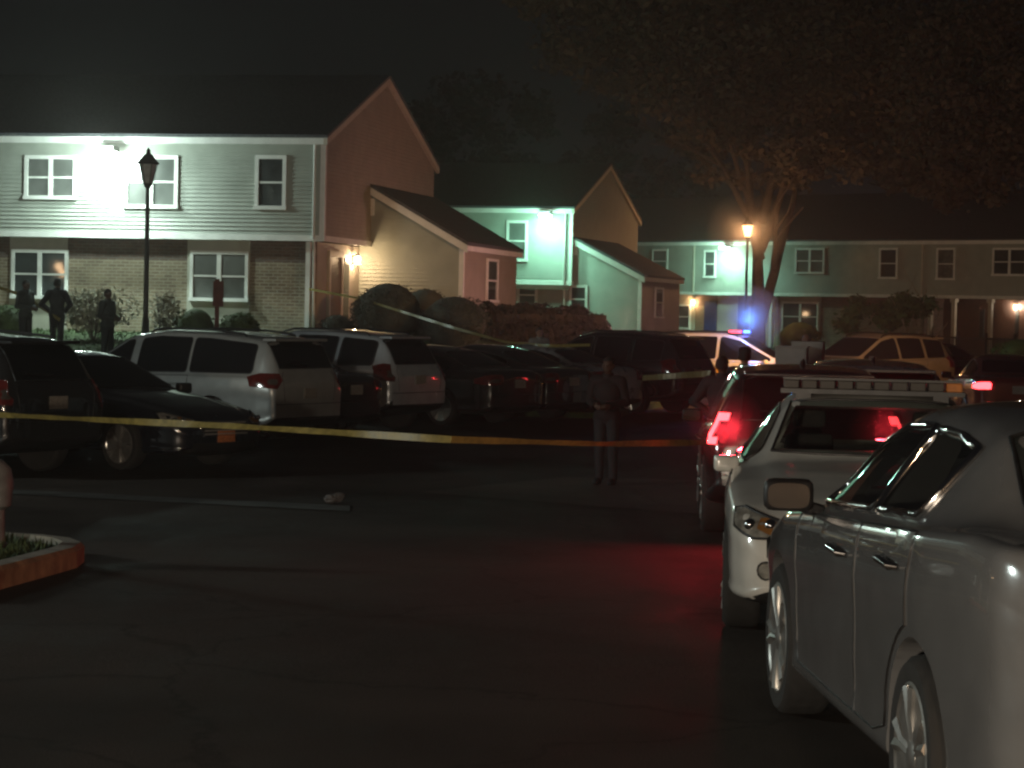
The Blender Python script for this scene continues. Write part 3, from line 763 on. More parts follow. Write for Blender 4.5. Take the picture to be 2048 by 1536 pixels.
tree('small_tree', 'small multi stemmed tree with pale trunks before the far porch', TB3, 4, .1,
    [((.9,0,-.2),(.05,0,1),2.6,.09,2), ((1.1,.1,-.2),(.22,0,1),2.2,.07,2), ((.7,0,-.2),(-.35,0,1),2.4,.07,2)],
    [((-.5,0,1.85),(1.7,.9,.62),.2,2), ((.9,0,2.1),(1.1,.8,.5),.2,1), ((-1.6,0,1.35),(.6,.6,.4),.2,.5)], 5200, .15, M['barkpale'], M['leafgreen'])
def back_tree(label, px, py_top, Y, w):
    p = at(px, py_top, Y); H = p.z-.3
    tree('background_tree', label, Vector((p.x, p.y, .3)), H, .4, [((0,0,-.3),(0,0,1),H*.6,.4,2)],
        [((0,0,H*.66),(w,w*.7,H*.32),.4,2), ((w*.5,0,H*.5),(w*.6,w*.5,H*.25),.4,1), ((-w*.5,0,H*.52),(w*.6,w*.5,H*.25),.4,1)], 9000, .3, M['bark'], M['leafdark'], group='dark trees behind the houses')
back_tree('dark tree rising behind the gap between left and middle houses', 960, 130, 118, 5.5)
back_tree('dark tree rising behind the middle house gable', 1270, 190, 132, 4.5)

exec_parts = True

# ------------------------------------------------------------------ vehicles
SPEC = {
 'sedan': dict(L=5.0, W=1.88, axf=1.50, axr=-1.37, Rw=.335, cab=(-1.25,.62),
  top=[(-2.5,.93),(-2.44,1.03),(-2.3,1.06),(-1.85,1.085),(-1.15,1.37),(-.75,1.45),(-.25,1.475),(.1,1.42),(.95,1.0),(1.5,.93),(2.1,.82),(2.35,.74),(2.47,.64),(2.5,.58)],
  belt=[(-2.5,.86),(-2.4,.99),(-1.9,1.01),(-1,.98),(0,.95),(.9,.92),(1.5,.87),(2.1,.76),(2.35,.68),(2.5,.54)],
  low=[(-2.5,.36),(-2.35,.26),(-1.9,.22),(1.9,.20),(2.35,.20),(2.5,.28)],
  w=[(-2.5,.70),(-2.42,.82),(-2.2,.89),(-1.4,.935),(0,.94),(1.5,.93),(2.1,.885),(2.35,.80),(2.45,.70),(2.5,.58)],
  wr=[(-2.5,.55),(-2.3,.64),(-1.9,.69),(-1.15,.59),(-.5,.57),(.1,.57),(.95,.70),(1.5,.66),(2.2,.58),(2.5,.42)],
  wind=(.98,.12), rear=(-1.80,-1.16), sidewin=[(-.33,.80),(-1.42,-.41)], doors=[(-.37,1.02),(-1.30,-.37)],
  tail=((-2.40,.74,.86), 148, [(-.27,-.055),(-.27,.02),(-.1,.085),(.2,.10),(.25,.06),(.24,-.07),(-.05,-.085)]),
  head=((2.30,.66,.66), 40, [(-.2,-.065),(-.2,.0),(.20,.09),(.27,.085),(.2,-.01),(0,-.065)]),
  grille=[(-.40,.47),(.40,.47),(.46,.64),(-.46,.64)], intake=[(-.62,.26),(.62,.26),(.55,.38),(-.55,.38)], plate=(0,.80,-.0), rails=False),
 'suv': dict(L=4.9, W=1.96, axf=1.46, axr=-1.40, Rw=.375, cab=(-2.0,.7),
  top=[(-2.45,.98),(-2.42,1.10),(-2.30,1.32),(-2.13,1.62),(-1.95,1.69),(-1.0,1.75),(-.2,1.75),(.2,1.66),(1.06,1.15),(1.5,1.10),(2.1,1.0),(2.32,.90),(2.42,.76),(2.45,.66)],
  belt=[(-2.45,.92),(-2.35,1.05),(-2.0,1.12),(-1,1.10),(0,1.08),(1,1.06),(1.5,1.02),(2.1,.93),(2.32,.82),(2.45,.6)],
  low=[(-2.45,.46),(-2.3,.36),(-1.9,.28),(1.9,.26),(2.3,.28),(2.45,.38)],
  w=[(-2.45,.80),(-2.38,.88),(-2.15,.93),(-1.4,.97),(0,.98),(1.5,.97),(2.1,.92),(2.32,.84),(2.42,.74),(2.45,.64)],
  wr=[(-2.45,.66),(-2.3,.68),(-2.1,.64),(-1,.67),(.2,.66),(1.06,.74),(1.5,.72),(2.2,.64),(2.45,.5)],
  wind=(1.10,.22), rear=(-2.38,-2.12), sidewin=[(-.28,.92),(-1.22,-.36),(-2.03,-1.32)], doors=[(-.32,1.1),(-1.27,-.32)],
  tail=((-2.32,.84,1.02), 150, [(-.17,-.10),(-.15,.12),(.0,.17),(.1,.16),(.08,.0),(.14,-.06),(.12,-.12)]),
  head=((2.28,.72,.84), 40, [(-.22,-.07),(-.22,.04),(.2,.11),(.27,.09),(.2,-.03)]),
  grille=[(-.5,.62),(.5,.62),(.55,.84),(-.55,.84)], intake=[(-.62,.38),(.62,.38),(.58,.5),(-.58,.5)], plate=(0,.92,0), rails=True),
 'minivan': dict(L=5.15, W=2.0, axf=1.62, axr=-1.40, Rw=.345, cab=(-2.1,1.0),
  top=[(-2.575,.95),(-2.54,1.08),(-2.40,1.40),(-2.28,1.60),(-2.1,1.66),(-1.2,1.73),(-.2,1.74),(.45,1.66),(1.45,1.08),(1.8,1.02),(2.3,.92),(2.5,.78),(2.575,.64)],
  belt=[(-2.575,.9),(-2.45,1.02),(-2.1,1.06),(-1,1.05),(0,1.03),(1.4,.98),(1.8,.95),(2.3,.84),(2.5,.7),(2.575,.58)],
  low=[(-2.575,.40),(-2.4,.28),(-1.9,.22),(1.9,.20),(2.4,.22),(2.575,.3)],
  w=[(-2.575,.82),(-2.5,.90),(-2.25,.95),(-1.4,.99),(0,1.0),(1.5,.98),(2.2,.92),(2.45,.8),(2.575,.6)],
  wr=[(-2.575,.7),(-2.4,.72),(-2.1,.70),(-1,.72),(.4,.70),(1.45,.78),(1.9,.72),(2.575,.5)],
  wind=(1.5,.5), rear=(-2.50,-2.27), sidewin=[(.32,1.28),(-.86,.16),(-2.12,-.92)], doors=[(.24,1.48),(-.93,.24)],
  tail=((-2.45,.86,.98), 146, [(-.24,-.07),(-.26,.06),(-.1,.12),(.16,.12),(.2,.02),(.1,-.1)]),
  head=((2.36,.7,.74), 40, [(-.22,-.07),(-.2,.05),(.2,.12),(.27,.1),(.2,-.03)]),
  grille=[(-.5,.5),(.5,.5),(.56,.68),(-.56,.68)], intake=[(-.62,.28),(.62,.28),(.56,.42),(-.56,.42)], plate=(0,.80,0), rails=True),
}
def I(tab, x): return float(np.interp(x, [t[0] for t in tab], [t[1] for t in tab]))
import copy as _copy
def variant(src, name, zs=1, belt=0, wedge=0, Rw=None):
    q = _copy.deepcopy(SPEC[src])
    for k in ('top','belt'): q[k] = [(x, z*zs+(belt+wedge*max(0, min(1, (1-x)/3.2)) if k == 'belt' or x < -1.7 else 0)) for x, z in q[k]]
    if Rw: q['Rw'] = Rw
    SPEC[name] = q; return q
q = variant('sedan', 'patrol_sedan'); q['top'] = [(x, z-.09 if x < -1.8 else (z-.035 if -1.2 < x < .2 else z)) for x, z in q['top']]; q['belt'] = [(x, z-.07 if x < -1.8 else z) for x, z in q['belt']]
q = variant('sedan', 'big_sedan', 1.045, .035, .085, .352); q['sidewin'] = [(-.33,.90),(-1.08,-.37)]; q['chop'] = .085; q['top'] = [(-2.5,.97),(-2.44,1.08),(-2.3,1.12),(-1.85,1.155),(-1.5,1.33),(-1.15,1.485),(-.75,1.535),(-.25,1.55),(.15,1.53),(.45,1.43),(1.02,1.06),(1.5,.97),(2.1,.86),(2.35,.77),(2.47,.67),(2.5,.60)]; q['wind'] = (1.04,.42)
q['tail'] = ((-2.42,.72,.93), 160, [(-.04,-.075),(-.06,.02),(-.02,.085),(.2,.10),(.25,.06),(.24,-.07),(-.05,-.085)]); q['plate'] = (0,.86,0)
q = variant('suv', 'crossover', .93); q['rails'] = False
q['tail'] = ((-2.32,.84,1.0), 150, SPEC['suv']['tail'][2])
class Body:
    def __init__(s, kind, sx=1, sz=1):
        sp = SPEC[kind]; s.sp = sp; s.kind = kind
        xs = sorted(set([t[0] for t in sp['top']]+[t[0] for t in sp['w']]+list(np.linspace(-sp['L']/2+.3, sp['L']/2-.3, 16))))
        ks = [xs[0]]
        for x in xs[1:]:
            if x-ks[-1] > .028: ks.append(x)
        rows = []
        for x in ks:
            zl, zb, zt, w, wr = (I(sp[k], x) for k in ('low','belt','top','w','wr'))
            zt = max(zt, zb+.035); wb = w-.035; dr = .035+.05*min(1, max(0, (zt-zb-.05)/.4))
            h = [(0,zl),(.6*w,zl),(.93*w,zl+.02),(.99*w,zl+.075),(.965*w,zl+.20*(zb-zl)),(.985*w,zl+.36*(zb-zl)),(.978*w,zl+.60*(zb-zl)),(w,zl+.74*(zb-zl)),(wb+.016,zb-.05),(wb-.004,zb-.006),(wb-.05,zb+.008)]
            yb, ze = wb-.05, zt-dr
            wr2 = min(wr, yb-.02)
            h += [(yb+(wr2-yb)*.5+.022*min(1,(zt-zb)/.4), (zb+.008)*.5+ze*.5), (wr2+.004, ze), (wr2-.05, zt-dr*.42), (wr2*.5, zt-dr*.08), (0, zt)]
            rows.append((x, h))
        nh = len(rows[0][1]); n = 2*nh-2; vs = []; fs = []
        for x, h in rows:
            ring = h+[(-y, z) for y, z in h[-2:0:-1]]
            vs += [(x, y, z) for y, z in ring]
        for i in range(len(rows)-1):
            for k in range(n):
                k2 = (k+1) % n; fs.append((i*n+k, i*n+k2, (i+1)*n+k2, (i+1)*n+k))
        def cap(i0, flip):
            out = []
            for k in range(nh-1):
                a, b = i0+k, i0+k+1; c, d = i0+(n-k-1) % n, i0+(n-k) % n
                f = [a, b, c, d]; f = list(dict.fromkeys(f)); out.append(tuple(f[::-1] if flip else f))
            return out
        fs += cap(0, False)+cap((len(rows)-1)*n, True)
        bm = bmesh.new()
        for v in vs: bm.verts.new(v)
        bm.verts.ensure_lookup_table()
        for f in fs:
            try: bm.faces.new([bm.verts[i] for i in f])
            except ValueError: pass
        bmesh.ops.recalc_face_normals(bm, faces=bm.faces)
        me = bpy.data.meshes.new('shell'); bm.to_mesh(me); bm.free()
        o = bpy.data.objects.new('shell', me); COL.objects.link(o)
        md = o.modifiers.new('s', 'SUBSURF'); md.levels = 2; md.render_levels = 2
        s.mesh = evaluated(o); kill(o)
        bm = bmesh.new(); bm.from_mesh(s.mesh); bmesh.ops.triangulate(bm, faces=bm.faces); s.bvh = BVHTree.FromBMesh(bm); bm.free()
        s.proj_cache = {}
    # --- projections onto the shell
    def frame(s, d):
        if d == 'L': return Vector((0,1,0)), Vector((1,0,0))
        if d == 'R': return Vector((0,-1,0)), Vector((1,0,0))
        if d == 'F': return Vector((1,0,0)), Vector((0,1,0))
        if d == 'B': return Vector((-1,0,0)), Vector((0,1,0))
        a = R(d); return Vector((math.cos(a), math.sin(a), 0)), Vector((-math.sin(a), math.cos(a), 0))
    def hit(s, d, u, v):
        n, ua = s.frame(d)
        p, nn, i, dist = s.bvh.ray_cast(n*6+ua*u+Vector((0,0,v)), -n)
        if p is None: return None, None
        if nn.dot(n) < 0: nn = -nn
        return p, nn
    def panel(s, poly, d, off=.004, grid=.075):
        poly = [Vector((a, b)) for a, b in poly]; pts = []; n = len(poly)
        for i in range(n):
            a, b = poly[i], poly[(i+1) % n]; m = max(1, int((b-a).length/grid))
            for k in range(m): pts.append(a.lerp(b, k/m))
        nb = len(pts); edges = [(i, (i+1) % nb) for i in range(nb)]
        x0 = min(p.x for p in poly); x1 = max(p.x for p in poly); z0 = min(p.y for p in poly); z1 = max(p.y for p in poly)
        def inside(q):
            c = False
            for i in range(n):
                a, b = poly[i], poly[(i+1) % n]
                if (a.y > q.y) != (b.y > q.y) and q.x < (b.x-a.x)*(q.y-a.y)/(b.y-a.y)+a.x: c = not c
            return c
        u = x0+grid/2
        while u < x1:
            v = z0+grid/2
            while v < z1:
                q = Vector((u+.003*math.sin(v*50), v))
                if inside(q) and min((q-p).length for p in pts) > grid*.4: pts.append(q)
                v += grid
            u += grid
        vo, ed, fa, _, _, _ = delaunay_2d_cdt(pts, edges, [], 1, 1e-5)
        H = [s.hit(d, p.x, p.y) for p in vo]; V = []; mp = {}
        F = []
        for f in fa:
            if all(H[i][0] is not None for i in f):
                P = [H[i][0] for i in f]
                if max((P[0]-P[1]).length, (P[1]-P[2]).length, (P[2]-P[0]).length) > grid*7: continue
                idx = []
                for i in f:
                    if i not in mp: mp[i] = len(V); V.append(H[i][0]+H[i][1]*off)
                    idx.append(mp[i])
                nn = (V[idx[1]]-V[idx[0]]).cross(V[idx[2]]-V[idx[0]])
                if nn.dot(H[f[0]][1]) < 0: idx.reverse()
                F.append(tuple(idx))
        return V, F
    def line(s, pts, d, rad, off=.0, step=.06, closed=False):
        pts = [Vector(p) for p in pts]; 
        if closed: pts = pts+[pts[0]]
        out = []
        for i in range(len(pts)-1):
            m = max(1, int((pts[i+1]-pts[i]).length/step))
            for k in range(m): out.append(pts[i].lerp(pts[i+1], k/m))
        out.append(pts[-1]); P = []
        for q in out:
            h, nn = s.hit(d, q.x, q.y)
            if h is not None: P.append(h+nn*off)
        mb = MB()
        if len(P) > 1: mb.tube(P, rad, 6)
        return mb
    def part(s, name, poly, d, m, parent, off=.004, rim=None, rimmat=None, grid=.075):
        V, F = s.panel(poly, d, off, grid)
        if not F: return None
        mats = [m]; mi = [0]*len(F)
        if rim:
            t = s.line(poly, d, rim, off, closed=True); n = len(V); V = V+t.v; F = F+[tuple(i+n for i in f) for f in t.f]
            mats.append(rimmat or M['black']); mi += [1]*len(t.f)
        o = mesh_obj(name, V, F, mats, parent, 60, mi); return o
    def winpoly(s, xa, xb, zpad=.035, chop=.05):
        sp = s.sp; xs = np.linspace(xa, xb, 14); bot = []; top = []
        for x in xs:
            zb = I(sp['belt'], x)+.035; zt = I(sp['top'], x); dr = .035+.05*min(1, max(0, (zt-I(sp['belt'], x)-.05)/.4)); ze = zt-dr-zpad
            if ze > zb+.03: bot.append((x, zb)); top.append((x, ze))
        p = bot+top[::-1]
        # chop sharp upper corners
        q = []
        n = len(p)
        for i in range(n):
            a, b, c = Vector(p[i-1]), Vector(p[i]), Vector(p[(i+1) % n])
            e1 = (a-b); e2 = (c-b)
            if e1.length > 1e-6 and e2.length > 1e-6 and e1.angle(e2) < R(140):
                k1 = min(chop, e1.length*.45); k2 = min(chop, e2.length*.45)
                q += [tuple(b+e1.normalized()*k1), tuple(b+e1.normalized()*k1*.3+e2.normalized()*k2*.3), tuple(b+e2.normalized()*k2)]
            else: q.append(p[i])
        return q
BODIES = {}
def body(kind):
    if kind not in BODIES: BODIES[kind] = Body(kind)
    return BODIES[kind]
WHEEL = {}
def wheel_mesh(Rw, style):
    key = (Rw, style)
    if key in WHEEL: return WHEEL[key]
    t = MB().lathe([(.60*Rw,-.085),(.70*Rw,-.105),(.92*Rw,-.112),(.985*Rw,-.09),(Rw,-.06),(Rw,.06),(.985*Rw,.09),(.92*Rw,.112),(.70*Rw,.105),(.60*Rw,.085)], axis='Y', n=40)
    to = t.obj('tmp', M['rubber'], None, 40)
    r = MB().lathe([(.70*Rw,.104),(.735*Rw,.108),(.70*Rw,.112),(.66*Rw,.10),(.63*Rw,-.08),(.655*Rw,-.08)], axis='Y', n=40)
    nsp = 5 if style != 'steel' else 8
    for k in range(nsp):
        for e in ((-.13, .13) if style != 'steel' else (0,)):
            a = 2*PI*k/nsp; b = a+e*1.3
            r.tube([(.10*Rw*math.cos(a+e*2), .088, .10*Rw*math.sin(a+e*2)), (.40*Rw*math.cos(a+e*.6), .10, .40*Rw*math.sin(a+e*.6)), (.69*Rw*math.cos(b), .098, .69*Rw*math.sin(b))], [.05*Rw,.055*Rw,.075*Rw], 6)
    r.lathe([(.17*Rw,.06),(.17*Rw,.105),(.10*Rw,.115)], axis='Y', n=20)
    nr = len(r.f)
    r.lathe([(.62*Rw,.0),(.62*Rw,.015),(.1*Rw,.02)], axis='Y', n=28)
    ro = mesh_obj('tmp', r.v, r.f, [M['alloy'], M['black']], None, 35, [0]*nr+[1]*(len(r.f)-nr))
    WHEEL[key] = (to.data, ro.data)
    bpy.data.objects.remove(to); bpy.data.objects.remove(ro)
    return WHEEL[key]
def bool_cut(o, cutter, keep=False):
    md = o.modifiers.new('b', 'BOOLEAN'); md.object = cutter; md.operation = 'DIFFERENCE'; md.solver = 'EXACT'
    try: md.material_mode = 'TRANSFER'
    except Exception: pass
    me = evaluated(o); old = o.data; o.modifiers.clear(); o.data = me; bpy.data.meshes.remove(old)
    if not keep: kill(cutter)
CUT = {}
def cut_shell(kind, hollow):
    key = (kind, hollow)
    if key in CUT: return CUT[key]
    b = body(kind); sp = b.sp
    o = bpy.data.objects.new('tmp', b.mesh.copy()); COL.objects.link(o); o.data.materials.clear(); o.data.materials.append(M['black'])
    ph = bpy.data.materials.get('paint_slot') or bpy.data.materials.new('paint_slot'); o.data.materials[0] = ph
    mb = MB(); ra = sp['Rw']+.055
    for x in (sp['axf'], sp['axr']):
        for sg in (-1, 1):
            w = I(sp['w'], x); y0, y1 = sg*(w-.34), sg*(w+.25)
            mb.lathe([(ra, min(y0,y1)), (ra, max(y0,y1))], (x, 0, sp['Rw']), axis='Y', n=40)
    c = mb.obj('cut', M['black']); bm = bmesh.new(); bm.from_mesh(c.data); bmesh.ops.recalc_face_normals(bm, faces=bm.faces); bm.to_mesh(c.data); bm.free(); bool_cut(o, c)
    if hollow:
        def cutbox(mbx):
            c = mbx.obj('cut', M['dark']); bm = bmesh.new(); bm.from_mesh(c.data); bmesh.ops.recalc_face_normals(bm, faces=bm.faces); bm.to_mesh(c.data); bm.free(); bool_cut(o, c)
        zroof = I(sp['top'], -.5)-.09; xa, xb = sp['cab']
        cutbox(MB().prism([(xa,.55),(xb+.1,.55),(xb,I(sp['top'],xb)-.09),(.05,zroof-.02),(-.9,zroof-.02),(xa,I(sp['top'],xa)-.10)], -.53, .53))
        z0, z1 = I(sp['top'], sp['wind'][0])+.05, I(sp['top'], sp['wind'][1])-.06
        m = MB(); ya, yb = .64, .50
        v = [(x,y,z) for x in (-.3,3) for y,z in ((-ya,z0),(ya,z0),(yb,z1),(-yb,z1))]
        cutbox(m.add(v, [(0,1,2,3),(7,6,5,4),(0,4,5,1),(1,5,6,2),(2,6,7,3),(3,7,4,0)]))
        z0, z1 = I(sp['top'], sp['rear'][0])+.03, I(sp['top'], sp['rear'][1])-.05
        m = MB(); v = [(x,y,z) for x in (-3,-.3) for y,z in ((-.60,z0),(.60,z0),(.49,z1),(-.49,z1))]
        cutbox(m.add(v, [(0,1,2,3),(7,6,5,4),(0,4,5,1),(1,5,6,2),(2,6,7,3),(3,7,4,0)]))
        for xa, xb in sp['sidewin']:
            cutbox(MB().prism(b.winpoly(xa+.01, xb-.01, .05, sp.get('chop', .05)), -1.2, 1.2))
    me = o.data; bpy.data.objects.remove(o); CUT[key] = me
    return me
N_CAR = 0
def car(kind, label, cat, center, heading, pm, hollow=False, brake=False, glassmat=None, rim='alloy', chrome=False, group=None, name=None,
        lightbar=None, plate='plate', stripe=None, plate_front=None, skirt=True, simple=False, name_extra=None, fog=False):
    b = body(kind); sp = b.sp; h = R(heading); fx, fy = math.cos(h), math.sin(h)
    zf = gz(center[0]+fx*sp['axf'], center[1]+fy*sp['axf']); zr = gz(center[0]+fx*sp['axr'], center[1]+fy*sp['axr'])
    pitch = math.atan2(zf-zr, sp['axf']-sp['axr']); z0 = zr-(zf-zr)/(sp['axf']-sp['axr'])*sp['axr']
    t = thing(name or {'sedan':'parked_sedan','big_sedan':'parked_sedan','patrol_sedan':'police_sedan','suv':'parked_suv','crossover':'parked_suv','minivan':'parked_minivan'}[kind], label, cat, (center[0], center[1], z0), 0, group)
    t.rotation_euler = Euler((0, -pitch, h), 'XYZ')
    gm = M[glassmat or ('sideglass' if hollow else 'autoglass')]
    # body
    me = cut_shell(kind, hollow).copy()
    mats = [pm if (m and m.name == 'paint_slot') else m for m in me.materials]
    me.materials.clear()
    for m in mats: me.materials.append(m)
    bi = next((i for i, m in enumerate(mats) if m and m.name == 'black_plastic'), None)
    if bi is None: me.materials.append(M['black']); bi = len(me.materials)-1
    for p in me.polygons:
        p.use_smooth = True
        if p.center.z < I(sp['low'], p.center.x)+(.05 if kind not in ('suv','crossover') else .12) and p.material_index == 0: p.material_index = bi
    me.set_sharp_from_angle(angle=R(32))
    o = bpy.data.objects.new('body', me); COL.objects.link(o); o.parent = t
    rimm = M['chrome'] if chrome else M['black']
    # windows and doors
    zlo = lambda x: I(sp['low'], x)+.12
    for sd in ('L', 'R'):
        wins = [b.winpoly(a, c, chop=sp.get('chop', .05)) for a, c in sp['sidewin']]; sg = 1 if sd == 'L' else -1
        dr = []
        for (xa, xb) in sp['doors']:
            zt = lambda x: I(sp['belt'], x)-.015
            P = []
            front = xb > .5
            lo = [(x, zlo(x)) for x in np.linspace(xa, xb-.06 if front else xb, 6)]
            hi = [(x, zt(x)) for x in np.linspace(xb, xa, 6)]
            if not front:  # rear door follows the wheel arch
                ax, ra = sp['axr'], sp['Rw']+.10
                lo = [p for p in lo if (p[0]-ax)**2+(p[1]-sp['Rw'])**2 > ra*ra]
                arc = []
                for k in range(9):
                    a = R(75-k*9); q = (ax+ra*math.cos(a), sp['Rw']+ra*math.sin(a))
                    if q[0] > xa and q[1] > zlo(q[0]): arc.append(q)
                lo = arc+[p for p in lo if not arc or p[0] > arc[-1][0]]
            d = b.part('door', lo+hi, sd, pm, t, .0025, .005, M['black'], .10)
            dr.append(d)
            if d:
                xh = xa+.17; zh = zt(xh)-.13
                p, n = b.hit(sd, xh, zh); p2, n2 = b.hit(sd, xh+.2, zh+.004)
                MB().tube([p+n*.008, p+n*.034, p2+n2*.034, p2+n2*.008], [.012,.015,.015,.012], 8).obj('door_handle', M['chrome'] if chrome else pm, d, 50)
        for i, wp in enumerate(wins):
            par = dr[i] if i < len(dr) and dr[i] else t
            b.part('side_window', wp, sd, gm, par, .006, .017 if chrome else .008, rimm)
        # mirror
        xm = sp['wind'][0]-.22; zm = I(sp['belt'], xm)+.05; p, n = b.hit(sd, xm, zm-.07)
        y = p.y; mm = MB(); bmx = bmesh.new()
        mo = MB().box(-.07,.06,-.108,.108,-.07,.07).obj('side_mirror', [pm if lightbar else M['black']], t); bevel_obj(mo, .045, 3)
        for q in mo.data.polygons: q.use_smooth = True
        msc = .74 if lightbar else 1; mo.scale = (msc,)*3; mo.location = (xm-.03, y+sg*(.10 if not lightbar else .035), zm+.02-(.05 if lightbar else 0)); mo.rotation_euler = (0, 0, sg*R(-8))
        g = MB(); n_ = 20
        g.add([(-.074, .090*math.copysign(abs(math.cos(2*PI*k/n_))**.55, math.cos(2*PI*k/n_)), .055*math.copysign(abs(math.sin(2*PI*k/n_))**.55, math.sin(2*PI*k/n_))) for k in range(n_)], [tuple(range(n_-1,-1,-1))])
        g.obj('mirror_glass', M['mirror'], mo)
        MB().tube([(.01,-sg*.04,-.04),(.01,-sg*.15,-.07)], .028, 8).obj('mirror_arm', M['black'], mo, 40); bmx.free()
    # windscreen and rear window
    za, zc = I(sp['top'], sp['wind'][0])+.025, I(sp['top'], sp['wind'][1])-.02
    wa, wc = I(sp['wr'], sp['wind'][0])-.05, I(sp['wr'], sp['wind'][1])-.045
    fr = [(-wa,za+.01),(-wa*.5,za),(wa*.5,za),(wa,za+.01),(wc,zc-.02),(wc*.5,zc),(-wc*.5,zc),(-wc,zc-.02)]
    b.part('windshield', fr, 'F', M['clearglass'] if hollow else gm, t, .005, .009, M['black'])
    za, zc = I(sp['top'], sp['rear'][0])+.01, I(sp['top'], sp['rear'][1])-.015
    wa, wc = I(sp['wr'], sp['rear'][0])-.04, I(sp['wr'], sp['rear'][1])-.05
    fr = [(-wa,za),(wa,za),(wc,zc-.03),(wc*.8,zc),(-wc*.8,zc),(-wc,zc-.03)]
    rw = b.part('rear_window', fr, 'B', M['clearglass'] if hollow else gm, t, .005, .009, M['black'])
    if 'sedan' not in kind:
        p, n = b.hit('B', 0, za+.05); p2, n2 = b.hit('B', .45, za+.07)
        if p and p2: MB().tube([p+n*.03, p2+n2*.03], .011, 6).obj('wiper', M['black'], t)
        zz = I(sp['top'], sp['rear'][1]); s_ = MB().box(sp['rear'][1]-.13, sp['rear'][1]+.12, -wc, wc, zz-.012, zz+.03).obj('spoiler', pm, t); bevel_obj(s_, .014)
    # lamps
    for key, nm, mt in (('tail','tail_light',M['redlens']),('head','headlight',M['lens'])):
        c, az, sh = sp[key]
        for sg in (1, -1):
            a = az*sg; n, ua = b.frame(a); uc = Vector((c[0], c[1]*sg, 0)).dot(ua)
            # du: + towards centre line of the car for tails
            k = sg
            poly = [(uc+k*u, c[2]+v) for u, v in sh]
            lo = b.part(nm, poly, a, mt, t, .012, .008, M['black'] if key == 'head' else M['redlens'], .05)
            if lo and key == 'head':
                q = [(uc+k*(u*.4-.09), c[2]+v*.55-.012) for u, v in sh]
                b.part('side_reflector', q, a, M['amber'], lo, .016, None, None, .05)
                for du in (-.06, .05):
                    p, n2 = b.hit(a, uc+k*du, c[2]+.005)
                    MB().ell(p+n2*.008, (.035,.035,.035), 12, 8).obj('lamp_bulb', M['chrome'], lo, 60)
            if lo and key == 'tail' and not brake:
                q = [(uc+k*(u*.35+.06), c[2]+v*.4-.01) for u, v in sh]; b.part('reverse_lens', q, a, M['lb_clear'], lo, .016, None, None, .05)
            if lo and key == 'tail' and brake:
                if kind in ('suv','crossover'):
                    q = [(-.11,-.13),(-.11,.15),(.10,.15),(.10,.08),(-.03,.08),(-.03,-.07),(.04,-.07),(.04,-.13)]
                else: q = [(u*.8, v*.75) for u, v in sh]
                b.part('lit_lamp', [(uc+k*u, c[2]+v) for u, v in q], a, M['brake'], lo, .02, None, None, .04)
    # fascia
    gr = b.part('grille', sp['grille'], 'F', M['black'], t, .008, .012, M['chrome'] if chrome or 'sedan' in kind else M['black'])
    if gr:
        y0 = sp['grille'][0][0]; zz0, zz1 = sp['grille'][0][1], sp['grille'][2][1]; mb = MB()
        for k in range(4):
            z = zz0+(zz1-zz0)*(k+.5)/4; l = b.line([(y0*.95, z), (-y0*.95, z)], 'F', .009, .014); mb.add(l.v, l.f)
        mb.obj('grille_bar', M['chrome'] if chrome else M['metalgrey'], gr, 60)
    b.part('air_intake', sp['intake'], 'F', M['black'], t, .006)
    if fog:
        for sg in (1, -1):
            q = [(sg*.66+.045*math.cos(k*PI/6), .42+.05*math.sin(k*PI/6)) for k in range(12)]; b.part('fog_light', q, 'F', M['lens'], t, .008, .006, M['black'], .03)
    px, pz, _ = sp['plate']
    def platepart(dr, z, m): 
        pp, nn = b.hit(dr, 0, z); s_ = -1 if dr == 'B' else 1; x = max(pp.x*s_, b.hit(dr, 0, z-.07)[0].x*s_, b.hit(dr, 0, z+.07)[0].x*s_)*s_
        o = MB().box(x+s_*.006 if s_ > 0 else x-.018, x+.018 if s_ > 0 else x-.006, -.155, .155, z-.078, z+.078).obj('license_plate', M[m], t); bevel_obj(o, .003)
    platepart('B', pz, plate)
    if plate_front: platepart('F', .46, plate_front)
    zb = sp['low'][0][1]+.24
    l = b.line([(-.92*sp['W']/2+.1, zb), (.92*sp['W']/2-.1, zb)], 'B', .006, .001); bo = l.obj('rear_bumper', M['black'], t)
    # bumper skin below the seam
    bp = [(-.78,zb-.2),(.78,zb-.2),(.80,zb-.015),(-.80,zb-.015)]
    b.part('bumper_panel', bp, 'B', pm, bo, .004)
    # trunk or hatch outline
    zt = (I(sp['top'], -sp['L']/2+.08)-.05)
    l = b.line([(-.62,zb+.04),(-.66,zt-.08),(-.60,zt)], 'B', .005, .001); l2 = b.line([(.62,zb+.04),(.66,zt-.08),(.60,zt)], 'B', .005, .001)
    l.add(l2.v, l2.f); l.obj('hatch_seam' if 'sedan' not in kind else 'trunk_seam', M['black'], t)
    if 'sedan' in kind:
        for sg in (1,-1):
            l = MB(); P = []
            for x in np.linspace(-2.30,-1.86,6):
                hh = b.bvh.ray_cast(Vector((x, sg*.66, 3)), Vector((0,0,-1)))
                if hh[0]: P.append(hh[0]+Vector((0,0,.001)))
            l.tube(P, .005, 6); l.obj('trunk_seam', M['black'], t)
    # wheels
    tm, rm = wheel_mesh(sp['Rw'], rim)
    for x in (sp['axf'], sp['axr']):
        for sg in (1, -1):
            w = I(sp['w'], x); wo = bpy.data.objects.new('wheel', tm); COL.objects.link(wo); wo.parent = t
            wo.location = (x, sg*(w-.125), sp['Rw']-.004); wo.rotation_euler = (0, random.uniform(0, 1.2), 0 if sg > 0 else PI)
            ro = bpy.data.objects.new('rim', rm); COL.objects.link(ro); ro.parent = wo
